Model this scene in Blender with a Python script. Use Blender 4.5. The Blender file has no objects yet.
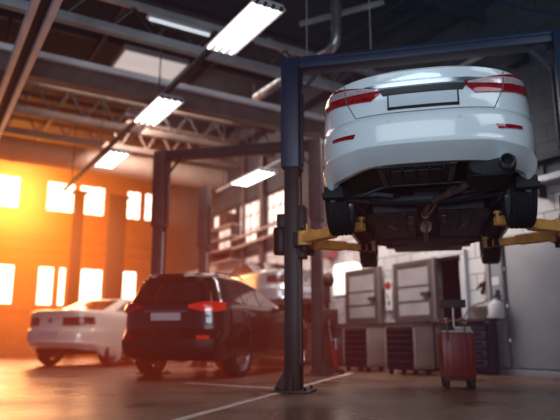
import bpy, bmesh, math, random
from mathutils import Vector, Matrix, Euler
R = random.Random(7)
scene = bpy.context.scene
COL = scene.collection
PI = math.pi

# ------------------------------------------------------------------ survey helpers
F, HOR, CAMZ = 605.0, 340.0, 0.57
YAW = math.radians(31.0); PITCH = math.atan((HOR-210)/F)
CA, SA, CP, SP = math.cos(YAW), math.sin(YAW), math.cos(PITCH), math.sin(PITCH)
XR, YB, ZT = 8.7, 24.0, 7.5          # right wall, back wall, roof
def RM(x, d):            # offset to the right of the viewpoint / distance ahead of it -> room x, y
    return (x*CA + d*SA, -x*SA + d*CA)
def ray(px, py):         # sight line: sideways and upward run per metre ahead
    u, v = (px-280)/F, (210-py)/F; k = CP - v*SP
    return u/k, (SP + v*CP)/k
def P(px, py, d):        # surveyed point: bearing + distance
    a, b = ray(px, py); X, Y = RM(a*d, d); return Vector((X, Y, CAMZ + b*d))
def PH(px, py, z):       # where a sight line meets height z
    a, b = ray(px, py); return P(px, py, (z-CAMZ)/b)
def GP(px, py): p = PH(px, py, 0); return (p.x, p.y)
def PW(px, py, V=None):  # where a sight line meets the plane x = V (right wall by default)
    a, b = ray(px, py); return P(px, py, (XR if V is None else V)/(a*CA+SA))
def PB(px, py):          # ... and the back wall
    a, b = ray(px, py); return P(px, py, YB/(CA-a*SA))
def U_at(px, V=None, py=330): return PW(px, py, V).y
def HEAD(deg): return -(YAW+math.radians(deg))
HEX = []
def pieces(name, mats, parent, fn, items):     # one part per item
    for it in items:
        b = MB(); fn(b, it); b.build(name, mats, parent)

# ------------------------------------------------------------------ materials
def mat(name, col, rough=0.5, metal=0.0, var=0.12, scale=6.0, emit=None, estr=0.0, coat=0.0, bump=0.0, spec=0.5):
    m = bpy.data.materials.new(name); m.use_nodes = True
    nt = m.node_tree; b = nt.nodes['Principled BSDF']
    tc = nt.nodes.new('ShaderNodeTexCoord'); n = nt.nodes.new('ShaderNodeTexNoise')
    n.inputs['Scale'].default_value = scale; n.inputs['Detail'].default_value = 5
    nt.links.new(tc.outputs['Object'], n.inputs['Vector'])
    r = nt.nodes.new('ShaderNodeValToRGB')
    c = Vector(col[:3])
    r.color_ramp.elements[0].position = 0.3; r.color_ramp.elements[1].position = 0.7
    r.color_ramp.elements[0].color = (*(c*(1-var)), 1)
    r.color_ramp.elements[1].color = (*(c*(1+var)), 1)
    nt.links.new(n.outputs['Fac'], r.inputs['Fac'])
    nt.links.new(r.outputs['Color'], b.inputs['Base Color'])
    b.inputs['Roughness'].default_value = rough; b.inputs['Metallic'].default_value = metal
    b.inputs['Specular IOR Level'].default_value = spec
    if coat: b.inputs['Coat Weight'].default_value = coat; b.inputs['Coat Roughness'].default_value = 0.04
    if emit is not None:
        b.inputs['Emission Color'].default_value = (*emit, 1); b.inputs['Emission Strength'].default_value = estr
    if bump:
        bp = nt.nodes.new('ShaderNodeBump'); bp.inputs['Strength'].default_value = bump; bp.inputs['Distance'].default_value = 0.02
        nt.links.new(n.outputs['Fac'], bp.inputs['Height']); nt.links.new(bp.outputs['Normal'], b.inputs['Normal'])
    return m

M = dict(
 rail_pale=mat('rail_pale_paint', (.75,.75,.78), .5, 0, .1, 3),
 car_white=mat('white_paint', (0.68,0.73,0.76), .22, 0, .02, 2, coat=1.0),
 sedan_white=mat('cream_white_paint', (0.72,0.69,0.62), .25, 0, .03, 2, coat=.8),
 suv_paint=mat('dark_brown_paint', (0.018,0.014,0.014), .25, 0, .1, 2, coat=.8),
 silver_paint=mat('silver_paint', (0.45,0.45,0.46), .25, .5, .03, 2, coat=.8),
 under=mat('underbody_black', (0.012,0.013,0.016), .6, 0, .5, 14, bump=.3),
 under2=mat('underbody_coating', (0.020,0.022,0.029), .55, 0, .5, 10, bump=.3),
 shield=mat('heat_shield', (0.10,0.105,0.12), .45, .4, .4, 9, bump=.3),
 muffler=mat('muffler_steel', (0.026,0.026,0.031), .6, 0, .3, 6, spec=.15),
 pipe_rust=mat('rusty_exhaust', (0.20,0.13,0.11), .5, .5, .4, 12),
 chrome=mat('chrome', (0.45,0.49,0.54), .2, 1, .05, 4),
 steel=mat('bare_steel', (0.45,0.46,0.48), .35, .8, .15, 8),
 rubber=mat('tyre_rubber', (0.012,0.012,0.013), .75, 0, .3, 20),
 alloy=mat('alloy_wheel', (0.55,0.55,0.56), .3, .7, .08, 8),
 red_lens=mat('red_lens', (0.32,0.006,0.012), .12, 0, .35, 22, coat=1),
 red_glow=mat('red_lens_bright', (0.50,0.02,0.012), .15, 0, .2, 12, coat=1, emit=(.9,.05,.02), estr=.22),
 clear_lens=mat('clear_lens', (0.62,0.50,0.52), .12, .3, .3, 45, coat=1),
 dark_lens=mat('smoked_lens', (0.10,0.025,0.02), .15, 0, .2, 8, coat=1),
 plate=mat('plate_white', (0.52,0.57,0.60), .45, 0, .03, 5),
 black=mat('black_plastic', (0.010,0.010,0.012), .5, 0, .2, 12),
 seam=mat('seam_grey', (0.13,0.14,0.15), .7, 0, .1, 5),
 glass=mat('dark_car_glass', (0.035,0.03,0.03), .06, 0, .2, 2, coat=1),
 lift_blue=mat('lift_blue_paint', (0.014,0.028,0.066), .38, .1, .12, 5),
 lift_dark=mat('lift_dark_paint', (0.028,0.017,0.018), .45, .1, .2, 5),
 lift_yellow=mat('lift_yellow_paint', (0.85,0.43,0.12), .4, 0, .2, 8),
 brown_steel=mat('brown_steel', (0.075,0.055,0.05), .5, .1, .25, 4),
 beam_light=mat('pale_steel', (0.42,0.43,0.45), .5, .2, .15, 3),
 beam_dark=mat('dark_steel', (0.03,0.034,0.04), .6, .2, .2, 3),
 beam_brown=mat('brown_girder', (0.16,0.12,0.10), .6, 0, .2, 3),
 duct=mat('galvanised_duct', (0.42,0.43,0.45), .32, .8, .2, 9, bump=.2),
 duct_beige=mat('beige_duct', (0.40,0.32,0.27), .5, .1, .12, 2),
 fixture=mat('fixture_white', (0.42,0.42,0.43), .4, 0, .03, 4),
 tube=mat('lit_tube', (0.9,0.9,0.9), .4, 0, .01, 4, emit=(1,.97,.93), estr=4.2),
 grey_door=mat('grey_door_paint', (0.29,0.30,0.325), .42, .1, .10, 1.5),
 grey_metal=mat('grey_enamel', (0.15,0.14,0.14), .5, .1, .12, 3),
 cab_body=mat('beige_grey_enamel', (0.38,0.31,0.27), .5, .1, .12, 4),
 drawer_blue=mat('drawer_navy', (0.010,0.013,0.030), .75, 0, .15, 4, spec=.1),
 bench_dark=mat('bench_charcoal', (0.04,0.038,0.042), .55, 0, .2, 4),
 bench_navy=mat('bench_navy', (0.022,0.034,0.062), .5, .1, .2, 4),
 cart_red=mat('cart_red', (0.20,0.014,0.012), .38, .1, .15, 5),
 cart_lid=mat('pale_tray', (0.5,0.42,0.38), .5, 0, .1, 6),
 red=mat('signal_red', (0.30,0.02,0.018), .45, 0, .1, 5),
 pinkred=mat('faded_red', (0.42,0.12,0.13), .55, 0, .15, 5),
 paper=mat('paper_white', (0.62,0.60,0.60), .7, 0, .04, 10),
 beige=mat('beige_plastic', (0.36,0.30,0.24), .6, 0, .15, 6),
 brown=mat('workshop_brown', (0.06,0.033,0.025), .6, .1, .3, 6),
 door_brown=mat('taupe_frame', (0.075,0.060,0.058), .5, .1, .1, 4),
 white_frame=mat('white_frame', (0.50,0.50,0.52), .5, 0, .06, 4),
 frost=mat('frosted_glass', (0.33,0.31,0.31), .2, 0, .10, 2.5),
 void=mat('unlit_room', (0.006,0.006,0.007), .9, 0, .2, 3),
 line=mat('floor_line_paint', (0.62,0.56,0.50), .45, 0, .25, 9),
 sky_pane=mat('daylit_pane', (0.9,0.9,0.9), .3, 0, .02, 1, emit=(1,.78,.62), estr=3.0),
 sun_pane=mat('sunlit_pane', (0.9,0.9,0.9), .3, 0, .02, 1, emit=(1,.72,.30), estr=14.0),
 cool_pane=mat('wall_light_pane', (0.7,0.66,0.64), .3, 0, .12, 1.5, emit=(1,.84,.76), estr=.75),
 skylight=mat('skylight_pane', (0.6,0.6,0.6), .3, 0, .1, 2, emit=(.95,.93,.92), estr=.40),
)

# ------------------------------------------------------------------ mesh builder
class MB:
    def __init__(s): s.bm = bmesh.new()
    def _x(s, vs, mi=0):
        fs = set()
        for v in vs: fs.update(v.link_faces)
        for f in fs: f.material_index = mi
    def box(s, c, size, rot=None, bev=0.0, mi=0):
        mt = Matrix.Translation(Vector(c))
        if rot is not None: mt = mt @ (rot.to_matrix().to_4x4() if isinstance(rot, Euler) else rot)
        r = bmesh.ops.create_cube(s.bm, size=1, matrix=mt @ Matrix.Diagonal((*size, 1)))
        vs = r['verts']; s._x(vs, mi)
        if bev:
            es = {e for v in vs for e in v.link_edges}
            bmesh.ops.bevel(s.bm, geom=list(es), offset=bev, segments=2, affect='EDGES', profile=.6)
        return s
    def bar(s, p0, p1, w, h, mi=0, bev=0.0, up=(0,0,1)):
        p0, p1 = Vector(p0), Vector(p1); d = (p1-p0); L = d.length; d.normalize()
        u = Vector(up)
        if abs(d.dot(u)) > .99: u = Vector((1,0,0))
        x = d.cross(u).normalized(); z = x.cross(d)
        m = Matrix((x, d, z)).transposed().to_4x4()
        return s.box((p0+p1)/2, (w, L, h), m, bev, mi)
    def cyl(s, p0, p1, r, r2=None, seg=20, mi=0, caps=True):
        p0, p1 = Vector(p0), Vector(p1); d = p1-p0
        q = d.to_track_quat('Z', 'Y').to_matrix().to_4x4()
        g = bmesh.ops.create_cone(s.bm, cap_ends=caps, segments=seg, radius1=r, radius2=r if r2 is None else r2,
                                  depth=d.length, matrix=Matrix.Translation((p0+p1)/2) @ q)
        s._x(g['verts'], mi); return s
    def tube(s, pts, r, seg=10, mi=0, smooth=3):
        pts = [Vector(p) for p in pts]
        if smooth and len(pts) > 2:
            out = []
            n = len(pts)
            for i in range(n-1):
                a, b, c, d = pts[max(i-1,0)], pts[i], pts[i+1], pts[min(i+2,n-1)]
                for k in range(smooth):
                    t = k/smooth
                    out.append(.5*((2*b)+(c-a)*t+(2*a-5*b+4*c-d)*t*t+(3*b-a-3*c+d)*t**3))
            out.append(pts[-1]); pts = out
        rings = []; prev = None
        for i, p in enumerate(pts):
            d = (pts[min(i+1,len(pts)-1)]-pts[max(i-1,0)]).normalized()
            if prev is None:
                x = d.orthogonal().normalized()
            else:
                x = (prev - d*prev.dot(d)).normalized()
            prev = x; y = d.cross(x)
            rr = r[min(i*len(r)//len(pts), len(r)-1)] if isinstance(r, (list,tuple)) else r
            rings.append([p + rr*(math.cos(2*PI*k/seg)*x + math.sin(2*PI*k/seg)*y) for k in range(seg)])
        return s.loft(rings, True, True, mi)
    def loft(s, rings, closed=True, caps=True, mi=0, capmi=None):
        vs = [[s.bm.verts.new(p) for p in r] for r in rings]
        n = len(rings[0]); fs = []
        for a, b in zip(vs, vs[1:]):
            for k in range(n if closed else n-1):
                f = s.bm.faces.new((a[k], a[(k+1)%n], b[(k+1)%n], b[k])); f.material_index = mi; fs.append(f)
        if caps and closed:
            for r in (vs[0], vs[-1]):
                f = s.bm.faces.new(r); f.material_index = mi if capmi is None else capmi; fs.append(f)
        bmesh.ops.recalc_face_normals(s.bm, faces=fs)
        return s
    def lathe(s, prof, c, axis='x', seg=36, mi=0):   # prof: (radius, along)
        c = Vector(c); rings = []
        for k in range(seg):
            a = 2*PI*k/seg; ca, sa = math.cos(a), math.sin(a)
            if axis == 'x': rings.append([c+Vector((t, r*ca, r*sa)) for r, t in prof])
            elif axis == 'y': rings.append([c+Vector((r*ca, t, r*sa)) for r, t in prof])
            else: rings.append([c+Vector((r*ca, r*sa, t)) for r, t in prof])
        vs = [[s.bm.verts.new(p) for p in r] for r in rings]; fs = []
        for i in range(seg):
            a, b = vs[i], vs[(i+1)%seg]
            for k in range(len(prof)-1):
                f = s.bm.faces.new((a[k], a[k+1], b[k+1], b[k])); f.material_index = mi; fs.append(f)
        bmesh.ops.recalc_face_normals(s.bm, faces=fs)
        return s
    def prism(s, poly, z0, z1, mi=0, plane='xy'):
        def q(a, b, h): return Vector((a,b,h)) if plane == 'xy' else (Vector((h,a,b)) if plane == 'yz' else Vector((a,h,b)))
        return s.loft([[q(a,b,z0) for a, b in poly], [q(a,b,z1) for a, b in poly]], True, True, mi)
    def sphere(s, c, r, sc=(1,1,1), mi=0, seg=16):
        g = bmesh.ops.create_uvsphere(s.bm, u_segments=seg, v_segments=seg//2+2, radius=r, matrix=Matrix.Translation(Vector(c)) @ Matrix.Diagonal((*sc,1)))
        s._x(g['verts'], mi); return s
    def build(s, name, mats, parent=None, loc=None, rz=0.0, ang=35):
        me = bpy.data.meshes.new(name); s.bm.to_mesh(me); s.bm.free()
        for m in (mats if isinstance(mats, (list,tuple)) else [mats]): me.materials.append(M[m])
        me.polygons.foreach_set('use_smooth', [True]*len(me.polygons))
        me.set_sharp_from_angle(angle=math.radians(ang))
        o = bpy.data.objects.new(name, me); COL.objects.link(o)
        if parent: o.parent = parent
        if loc is not None: o.location = loc
        if rz: o.rotation_euler.z = rz
        return o

def tag(o, label=None, cat=None, group=None, kind=None):
    if label: o['label'] = label
    if cat: o['category'] = cat
    if group: o['group'] = group
    if kind: o['kind'] = kind
    return o
def thing(name, label, cat, loc=(0,0,0), rz=0.0, group=None):
    o = bpy.data.objects.new(name, None); COL.objects.link(o)
    o.empty_display_size = .2; o.location = loc; o.rotation_euler.z = rz
    return tag(o, label, cat, group)
def struct(o, label=None): return tag(o, label, kind='structure')
def copy_tree(o, parent=None):
    c = o.copy(); COL.objects.link(c)
    if parent: c.parent = parent
    for ch in list(o.children): copy_tree(ch, c)
    return c

# ================================================================== CAR SHELLS
def lerp(a, b, t): return a+(b-a)*t
class Shell:
    """levels: (z, rear y, front y, half width, rear exponent, rear taper, front exponent, front taper)"""
    def __init__(s, levels, drop=0.0, drop_z=0.0): s.L = levels; s.drop = drop; s.dz = drop_z
    def par(s, z):
        L = s.L
        if z <= L[0][0]: return L[0]
        for a, b in zip(L, L[1:]):
            if a[0] <= z <= b[0]:
                t = (z-a[0])/max(b[0]-a[0], 1e-6)
                return tuple(lerp(p, q, t) for p, q in zip(a, b))
        return L[-1]
    def zmod(s, x, z, w):
        if not s.drop or z > s.dz: return z
        def S(t): t = min(1, max(0, t)); return t*t*(3-2*t)
        a = abs(x)/w; zb = s.L[0][0]
        return z - (.045*S((a-.5)/.36) + s.drop*S((a-.90)/.09))*(s.dz-z)/(s.dz-zb)
    def Y(s, x, z):
        _, yr, yf, w, n, Lr, _, _ = s.par(z)
        a = min(abs(x)/w, .998)
        return yr + Lr*(1-(1-a**n)**(1/n))
    def X(s, y, z):
        _, yr, yf, w, n, Lr, nf, Lf = s.par(z)
        if y < yr+Lr:
            q = min(1, max(0, (yr+Lr-y)/Lr)); return w*(1-q**n)**(1/n)
        if y > yf-Lf:
            q = min(1, max(0, (y-yf+Lf)/Lf)); return w*(1-q**nf)**(1/nf)
        return w
    def ring(s, z, inset=0.0, zz=None):
        _, yr, yf, w, n, Lr, nf, Lf = s.par(z)
        w -= inset; yr += inset; yf -= inset
        pts = []
        N = 40
        for i in range(N+1):
            t = -PI/2 + PI*i/N
            sx, cx = math.sin(t), max(0, math.cos(t))
            x = w*math.copysign(abs(sx)**(2/n), sx); y = yr+Lr*(1-cx**(2/n))
            pts.append((x, y))
        K = 14; ya, yb = yr+Lr, yf-Lf
        for k in range(1, K): pts.append((w, lerp(ya, yb, k/K)))
        for i in range(25):
            t = PI/2 - PI*i/24
            sx, cx = math.sin(t), max(0, math.cos(t))
            pts.append((w*math.copysign(abs(sx)**(2/nf), sx), yf-Lf*(1-cx**(2/nf))))
        for k in range(1, K): pts.append((-w, lerp(yb, ya, k/K)))
        z1 = z if zz is None else zz
        return [Vector((x, y, s.zmod(x, z1, w))) for x, y in pts]
    def body(s, zs, cavity=None, top=None):
        """closed lofted shell; cavity=(inset, depth) makes a dark recessed floor"""
        mb = MB()
        rings = []
        if cavity:
            i, d = cavity
            a = s.ring(s.L[0][0], i)
            rings.append([Vector((p.x, p.y, p.z+d)) for p in a]); rings.append(a)
            nd = 1
        else: nd = 0
        for z in zs: rings.append(s.ring(z))
        if top: rings += top
        mb.loft(rings, True, True, 0)
        if cavity:
            bottom = min(p.z for p in rings[0])
            for f in mb.bm.faces:
                if len(f.verts) > 4 and f.calc_center_median().z < s.L[0][0]+d+.02: f.material_index = 1
                elif all(v.co.z <= s.L[0][0]+d+1e-4 for v in f.verts) and abs(f.normal.z) < .5 and \
                     f.normal.dot(Vector((f.calc_center_median().x, f.calc_center_median().y-1.3, 0))) < 0: f.material_index = 1
        return mb
    def rear_patch(s, top, bot, eps=.008, rows=8, mi=0, mb=None, thick=.03, sub=6):
        """panel hugging the rear face between two (x, z) polylines"""
        mb = mb or MB()
        def res(pl):
            out = []
            for a, b in zip(pl, pl[1:]):
                for k in range(sub): out.append((lerp(a[0],b[0],k/sub), lerp(a[1],b[1],k/sub)))
            out.append(pl[-1]); return out
        T, Bt = res(top), res(bot)
        g = []
        for r in range(rows+1):
            row = []
            for a, b in zip(T, Bt):
                x, z = lerp(a[0],b[0],r/rows), lerp(a[1],b[1],r/rows)
                y = s.Y(x, z); h = .004
                w = s.par(z)[3]*.985
                xa, xb = max(-w, x-h), min(w, x+h)
                ty = (s.Y(xb, z)-s.Y(xa, z))/(xb-xa)
                tz = (s.Y(x, z+h)-s.Y(x, z-h))/(2*h)
                nrm = Vector((ty, -1, tz)).normalized()
                row.append((Vector((x, y, s.zmod(x, z, s.par(z)[3]))), nrm))
            g.append(row)
        return s._panel(mb, g, eps, thick, mi)
    def side_patch(s, sgn, top, bot, eps=.006, rows=6, mi=0, mb=None, thick=.02, sub=6):
        mb = mb or MB()
        def res(pl):
            out = []
            for a, b in zip(pl, pl[1:]):
                for k in range(sub): out.append((lerp(a[0],b[0],k/sub), lerp(a[1],b[1],k/sub)))
            out.append(pl[-1]); return out
        T, Bt = res(top), res(bot); g = []
        for r in range(rows+1):
            row = []
            for a, b in zip(T, Bt):
                y, z = lerp(a[0],b[0],r/rows), lerp(a[1],b[1],r/rows)
                x = s.X(y, z); h = .004
                ty = (s.X(y+h, z)-s.X(y-h, z))/(2*h); tz = (s.X(y, z+h)-s.X(y, z-h))/(2*h)
                nrm = Vector((1, -ty, -tz)).normalized()
                row.append((Vector((sgn*x, y, z)), Vector((sgn*nrm.x, nrm.y, nrm.z))))
            g.append(row)
        return s._panel(mb, g, eps, thick, mi)
    def front_patch(s, z0, z1, xf, eps=.006, rows=6, mb=None):
        mb = mb or MB(); g = []
        for r in range(rows+1):
            z = lerp(z0, z1, r/rows); row = []
            _, yr, yf, w, n, Lr, nf, Lf = s.par(z)
            for k in range(-8, 9):
                x = xf*w*k/8
                def Yf(x, z):
                    _, yr, yf, w, n, Lr, nf, Lf = s.par(z)
                    return yf-Lf*(1-(1-min(abs(x)/w,.99)**nf)**(1/nf))
                h = .004
                nrm = Vector((-(Yf(x+h,z)-Yf(x-h,z))/(2*h), 1, -(Yf(x,z+h)-Yf(x,z-h))/(2*h))).normalized()
                row.append((Vector((x, Yf(x,z), z)), nrm))
            g.append(row)
        return s._panel(mb, g, eps, .02, 0)
    def _panel(s, mb, g, eps, thick, mi):
        A = [[mb.bm.verts.new(p+n*eps) for p, n in r] for r in g]
        Bk = [[mb.bm.verts.new(p-n*thick) for p, n in r] for r in g]
        fs = []; nr, nc = len(g), len(g[0])
        for i in range(nr-1):
            for j in range(nc-1):
                fs.append(mb.bm.faces.new((A[i][j], A[i][j+1], A[i+1][j+1], A[i+1][j])))
                fs.append(mb.bm.faces.new((Bk[i][j], Bk[i+1][j], Bk[i+1][j+1], Bk[i][j+1])))
        for i in range(nr-1):
            for j in (0, nc-1): fs.append(mb.bm.faces.new((A[i][j], A[i+1][j], Bk[i+1][j], Bk[i][j])))
        for j in range(nc-1):
            for i in (0, nr-1): fs.append(mb.bm.faces.new((A[i][j], Bk[i][j], Bk[i][j+1], A[i][j+1])))
        for f in fs: f.material_index = mi
        bmesh.ops.recalc_face_normals(mb.bm, faces=fs)
        return mb

def cut_arches(o, centres, r, xin, xout):
    """round wheel arches cut into the body shell"""
    mb = MB()
    for (y, z) in centres:
        for sgn in (-1, 1):
            mb.cyl((sgn*xin, y, z), (sgn*xout, y, z), r, seg=40, mi=1)
    cut = mb.build('arch_cutter', ['black', 'black'])
    md = o.modifiers.new('arches', 'BOOLEAN'); md.object = cut; md.operation = 'DIFFERENCE'; md.solver = 'EXACT'
    dg = bpy.context.evaluated_depsgraph_get()
    me = bpy.data.meshes.new_from_object(o.evaluated_get(dg))
    o.modifiers.clear(); old = o.data; o.data = me; me.name = old.name
    bpy.data.meshes.remove(old)
    cm = cut.data; bpy.data.objects.remove(cut); bpy.data.meshes.remove(cm)
    me.polygons.foreach_set('use_smooth', [True]*len(me.polygons)); me.set_sharp_from_angle(angle=math.radians(32))

def add_wheel(parent, x, y, z, r=.325, w=.215, spokes=5):
    sg = 1 if x > 0 else -1
    h = w/2
    prof = [(r*.66,-h*.92),(r*.86,-h),(r*.95,-h*.95),(r*.985,-h*.82)]
    for gy in (-.55, -.18, .18, .55):      # circumferential tread grooves
        prof += [(r,h*(gy-.10)),(r-.009,h*(gy-.085)),(r-.009,h*(gy+.085)),(r,h*(gy+.10))]
    prof += [(r*.985,h*.82),(r*.95,h*.95),(r*.86,h),(r*.66,h*.92)]
    t = MB().lathe(prof, (0,0,0), 'x', 48)
    tyre = t.build('tyre', 'rubber', parent, (x,y,z), ang=28)
    rb = MB()
    rb.lathe([(r*.70,-h*.9),(r*.70,-h*.95),(r*.62,-h*.85),(r*.60,h*.5*1),(r*.64,h*.86),(r*.71,h*.96),(r*.70,h*.9)], (0,0,0), 'x', 40)
    f = sg*h*.55
    rb.cyl((f-.03,0,0),(f+.03,0,0), r*.19, seg=20)
    for k in range(spokes):
        for q in (-.14, .14):
            a = 2*PI*k/spokes+q
            p0 = Vector((f, r*.12*math.cos(a), r*.12*math.sin(a))); a2 = 2*PI*k/spokes+q*1.15
            p1 = Vector((f+sg*.015, r*.655*math.cos(a2), r*.655*math.sin(a2)))
            rb.bar(p0, p1, .035, .026, up=(1,0,0))
    rim = rb.build('rim', 'alloy', tyre)
    db = MB().cyl((-sg*.02,0,0),(sg*.0,0,0), r*.5, seg=28)
    db.build('brake_disc', 'muffler', tyre)
    return tyre

# ------------------------------------------------------------------ white saloon shell
SAL = Shell([
 (.380,-.87,3.50,.865,2.6,.85,2.2,.9),(.435,-.945,3.62,.885,2.7,.85,2.2,.9),(.475,-.997,3.68,.898,2.7,.85,2.2,.9),(.497,-1.022,3.70,.908,2.7,.85,2.2,.9),
 (.525,-1.008,3.71,.908,2.7,.85,2.2,.9),(.60,-1.01,3.74,.912,2.7,.85,2.2,.9),(.70,-1.005,3.74,.912,2.7,.85,2.2,.9),(.745,-.99,3.73,.910,2.7,.85,2.2,.9),
 (.765,-.972,3.72,.908,2.7,.85,2.2,.9),(.80,-.962,3.70,.905,2.7,.84,2.2,.95),(.87,-.945,3.6,.90,2.7,.82,2.2,1.0),
 (.95,-.938,3.35,.892,2.7,.80,2.2,1.1),(.985,-.945,3.2,.888,2.7,.80,2.2,1.1),(1.03,-.950,2.9,.880,2.7,.80,2.2,1.1),
 (1.08,-.962,2.6,.866,2.7,.80,2.2,1.0),(1.115,-.970,2.45,.848,2.6,.80,2.2,.9),(1.135,-.955,2.38,.815,2.5,.78,2.2,.8),(1.150,-.90,2.3,.76,2.4,.7,2.2,.7)], drop=.13, drop_z=.60)
SGH = Shell([(1.12,-.35,2.28,.74,3,.5,2.4,.6),(1.25,.02,1.95,.68,3,.45,2.4,.55),(1.40,.38,1.55,.60,3,.4,2.4,.5),(1.445,.55,1.40,.55,3,.4,2.4,.5),(1.468,.72,1.22,.44,2.6,.4,2.2,.4)])
def saloon_body(paint, parent, boost=1.0):
    top = [SGH.ring(z) for z in (1.12,1.14,1.18,1.25,1.33,1.40,1.43,1.445,1.46,1.468)]
    zs = [.38,.40,.435,.455,.475,.487,.497,.51,.525,.56,.60,.65,.70,.745,.756,.765,.78,.80,.835,.87,.91,.95,.97,.985,1.0,1.03,1.055,1.08,1.10,1.115,1.125,1.135,1.143,1.150]
    o = SAL.body(zs, cavity=(.035,.10), top=top).build('body', [paint, 'under'], parent)
    cut_arches(o, [(0,.40),(2.775,.40)], .375, .60, 1.1)
    return o
def saloon_glass(parent):
    SGH.rear_patch([(-.52,1.40),(.52,1.40)], [(-.60,1.13),(.60,1.13)]).build('rear_window', 'glass', parent)
    SGH.front_patch(1.14, 1.41, .88).build('windscreen', 'glass', parent)
    for sg in (-1,1):
        SGH.side_patch(sg, [(.75,1.40),(1.02,1.41)], [(.12,1.14),(1.02,1.14)]).build('side_window', 'glass', parent)
        SGH.side_patch(sg, [(1.06,1.41),(1.30,1.40)], [(1.06,1.14),(1.95,1.14)]).build('side_window', 'glass', parent)

# ================================================================== LIFT 1 + WHITE SALOON
LA = HEAD(13.6)         # heading of both lifts and of the cars in the bays
def bay(x, d): X, Y = RM(x, d); return (X, Y)
ZC = 1.562
cx, cy = RM(1.352, 5.42)
car = thing('sedan', 'white sedan raised high on the blue two-post lift, seen from behind and below', 'car', (cx, cy, ZC), LA)
saloon_body('car_white', car)
saloon_glass(car)
# tail lamps: outer red lamp with a pale band across its upper inner half
for sg, in ((-1,),(1,)):
    lm = SAL.rear_patch([(sg*.325,.998),(sg*.48,1.032),(sg*.62,1.068),(sg*.74,1.098),(sg*.822,1.105)],
                        [(sg*.325,.975),(sg*.41,.905),(sg*.61,.925),(sg*.74,.948),(sg*.846,.965)], eps=.012, rows=10).build('tail_lamp', 'red_lens', car)
    SAL.rear_patch([(sg*.345,.997),(sg*.48,1.027),(sg*.61,1.050),(sg*.74,1.068),(sg*.80,1.068)],
                   [(sg*.345,.984),(sg*.48,.985),(sg*.61,.992),(sg*.74,1.012),(sg*.80,1.035)], eps=.018, rows=4, thick=.004).build('clear_lens', 'clear_lens', lm)
    SAL.rear_patch([(sg*.618,1.066),(sg*.624,1.067)], [(sg*.605,.925),(sg*.611,.926)], eps=.019, rows=6, thick=.004, sub=1).build('lamp_joint', 'seam', lm)
    SAL.rear_patch([(sg*.54,.628),(sg*.738,.640)], [(sg*.555,.593),(sg*.742,.615)], eps=.010, rows=3).build('reflector', 'red_lens', car)
    # shut line between boot lid and wing
    SAL.rear_patch([(sg*.603,.923),(sg*.610,.923)], [(sg*.535,.775),(sg*.543,.775)], eps=.0025, rows=6, thick=.004, sub=1).build('shut_line', 'seam', car)
    SAL.rear_patch([(sg*.655,1.146),(sg*.661,1.146)], [(sg*.62,1.068),(sg*.626,1.068)], eps=.0025, rows=6, thick=.004, sub=1).build('shut_line', 'seam', car)
# boot/bumper joint, chrome bar, plate, sensors, lower edge lip
SAL.rear_patch([(-.535,.779),(0,.774),(.535,.779)], [(-.535,.772),(0,.767),(.535,.772)], eps=.0025, rows=2, thick=.004).build('shut_line', 'seam', car)
SAL.rear_patch([(-.46,1.030),(-.2,1.034),(.2,1.034),(.46,1.030)], [(-.345,1.000),(-.2,.996),(.2,.996),(.345,1.000)], eps=.022, rows=5).build('chrome_strip', 'chrome', car)
SAL.rear_patch([(-.345,.992),(0,.990),(.345,.992)], [(-.31,.935),(0,.932),(.31,.935)], eps=.006, rows=3).build('plate_lamp_recess', 'black', car)
pf = SAL.rear_patch([(-.275,.932),(.275,.932)], [(-.275,.800),(.275,.800)], eps=.012, rows=4, thick=.01).build('number_plate', 'black', car)
SAL.rear_patch([(-.262,.926),(.262,.926)], [(-.262,.818),(.262,.818)], eps=.018, rows=4, thick=.002).build('plate_face', 'plate', pf)
for sg in (-1,1):
    SAL.rear_patch([(sg*.235,.822),(sg*.272,.822)], [(sg*.235,.804),(sg*.272,.804)], eps=.016, rows=1, thick=.002, sub=1).build('plate_bracket', 'black', pf)
    for xs in (.27, .62):
        y = SAL.Y(xs*sg, .69)
        MB().cyl((xs*sg, y-.004, .69), (xs*sg, y+.02, .69), .011, seg=16).build('parking_sensor', 'plate', car)
for sg in (-1,1):
    MB().box((sg*.80,-.43,.285),(.17,.03,.10),Euler((.15,0,0)),.008).box((sg*.80,-.44,.245),(.19,.10,.05),None,.01).build('mud_flap', 'rubber', car)
    for y, z in ((0,.295),(2.775,.310)):
        add_wheel(car, sg*.797, y, z)
# -- underbody
MB().box((0,1.2,.415),(1.36,2.2,.06),None,.01).box((0,1.25,.37),(.24,2.2,.05),None,.01).build('floor_pan', 'under', car)
for sg in (-1,1):
    MB().bar((sg*.74,.42,.325),(sg*.74,2.33,.325),.09,.13,0,.012).build('sill', 'under2', car)
    MB().bar((sg*.50,.3,.36),(sg*.46,2.4,.36),.09,.06,0,.01).build('chassis_rail', 'under2', car)
w = MB(); w.prism([(-.40,-.80),(.24,-.80),(.20,-.24),(-.34,-.24)], .37, .52)
w.box((-.08,-.52,.365),(.40,.36,.012),None,.004)
for k in range(5): w.box((-.30+.11*k,-.52,.366),(.018,.50,.014),None,.004)
w.build('spare_wheel_well', 'under2', car)
for sx in (-.37,.215): MB().bar((sx,-.80,.40),(sx*.92,-.26,.36),.05,.05,0,.008).build('hanger_bracket', 'shield', car)
m = MB(); ring = []
for yy, k in ((-.80,.55),(-.79,.9),(-.76,1),(-.42,1),(-.39,.9),(-.38,.55)):
    ring.append([Vector((.50+k*.185*math.copysign(abs(math.cos(a))**.7, math.cos(a)), yy, .365+k*.105*math.copysign(abs(math.sin(a))**.7, math.sin(a)))) for a in [2*PI*i/28 for i in range(28)]])
m.loft(ring).bar((.50,-.80,.263),(.50,-.38,.263),.30,.006)
muf = m.build('muffler', 'muffler', car)
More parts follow.
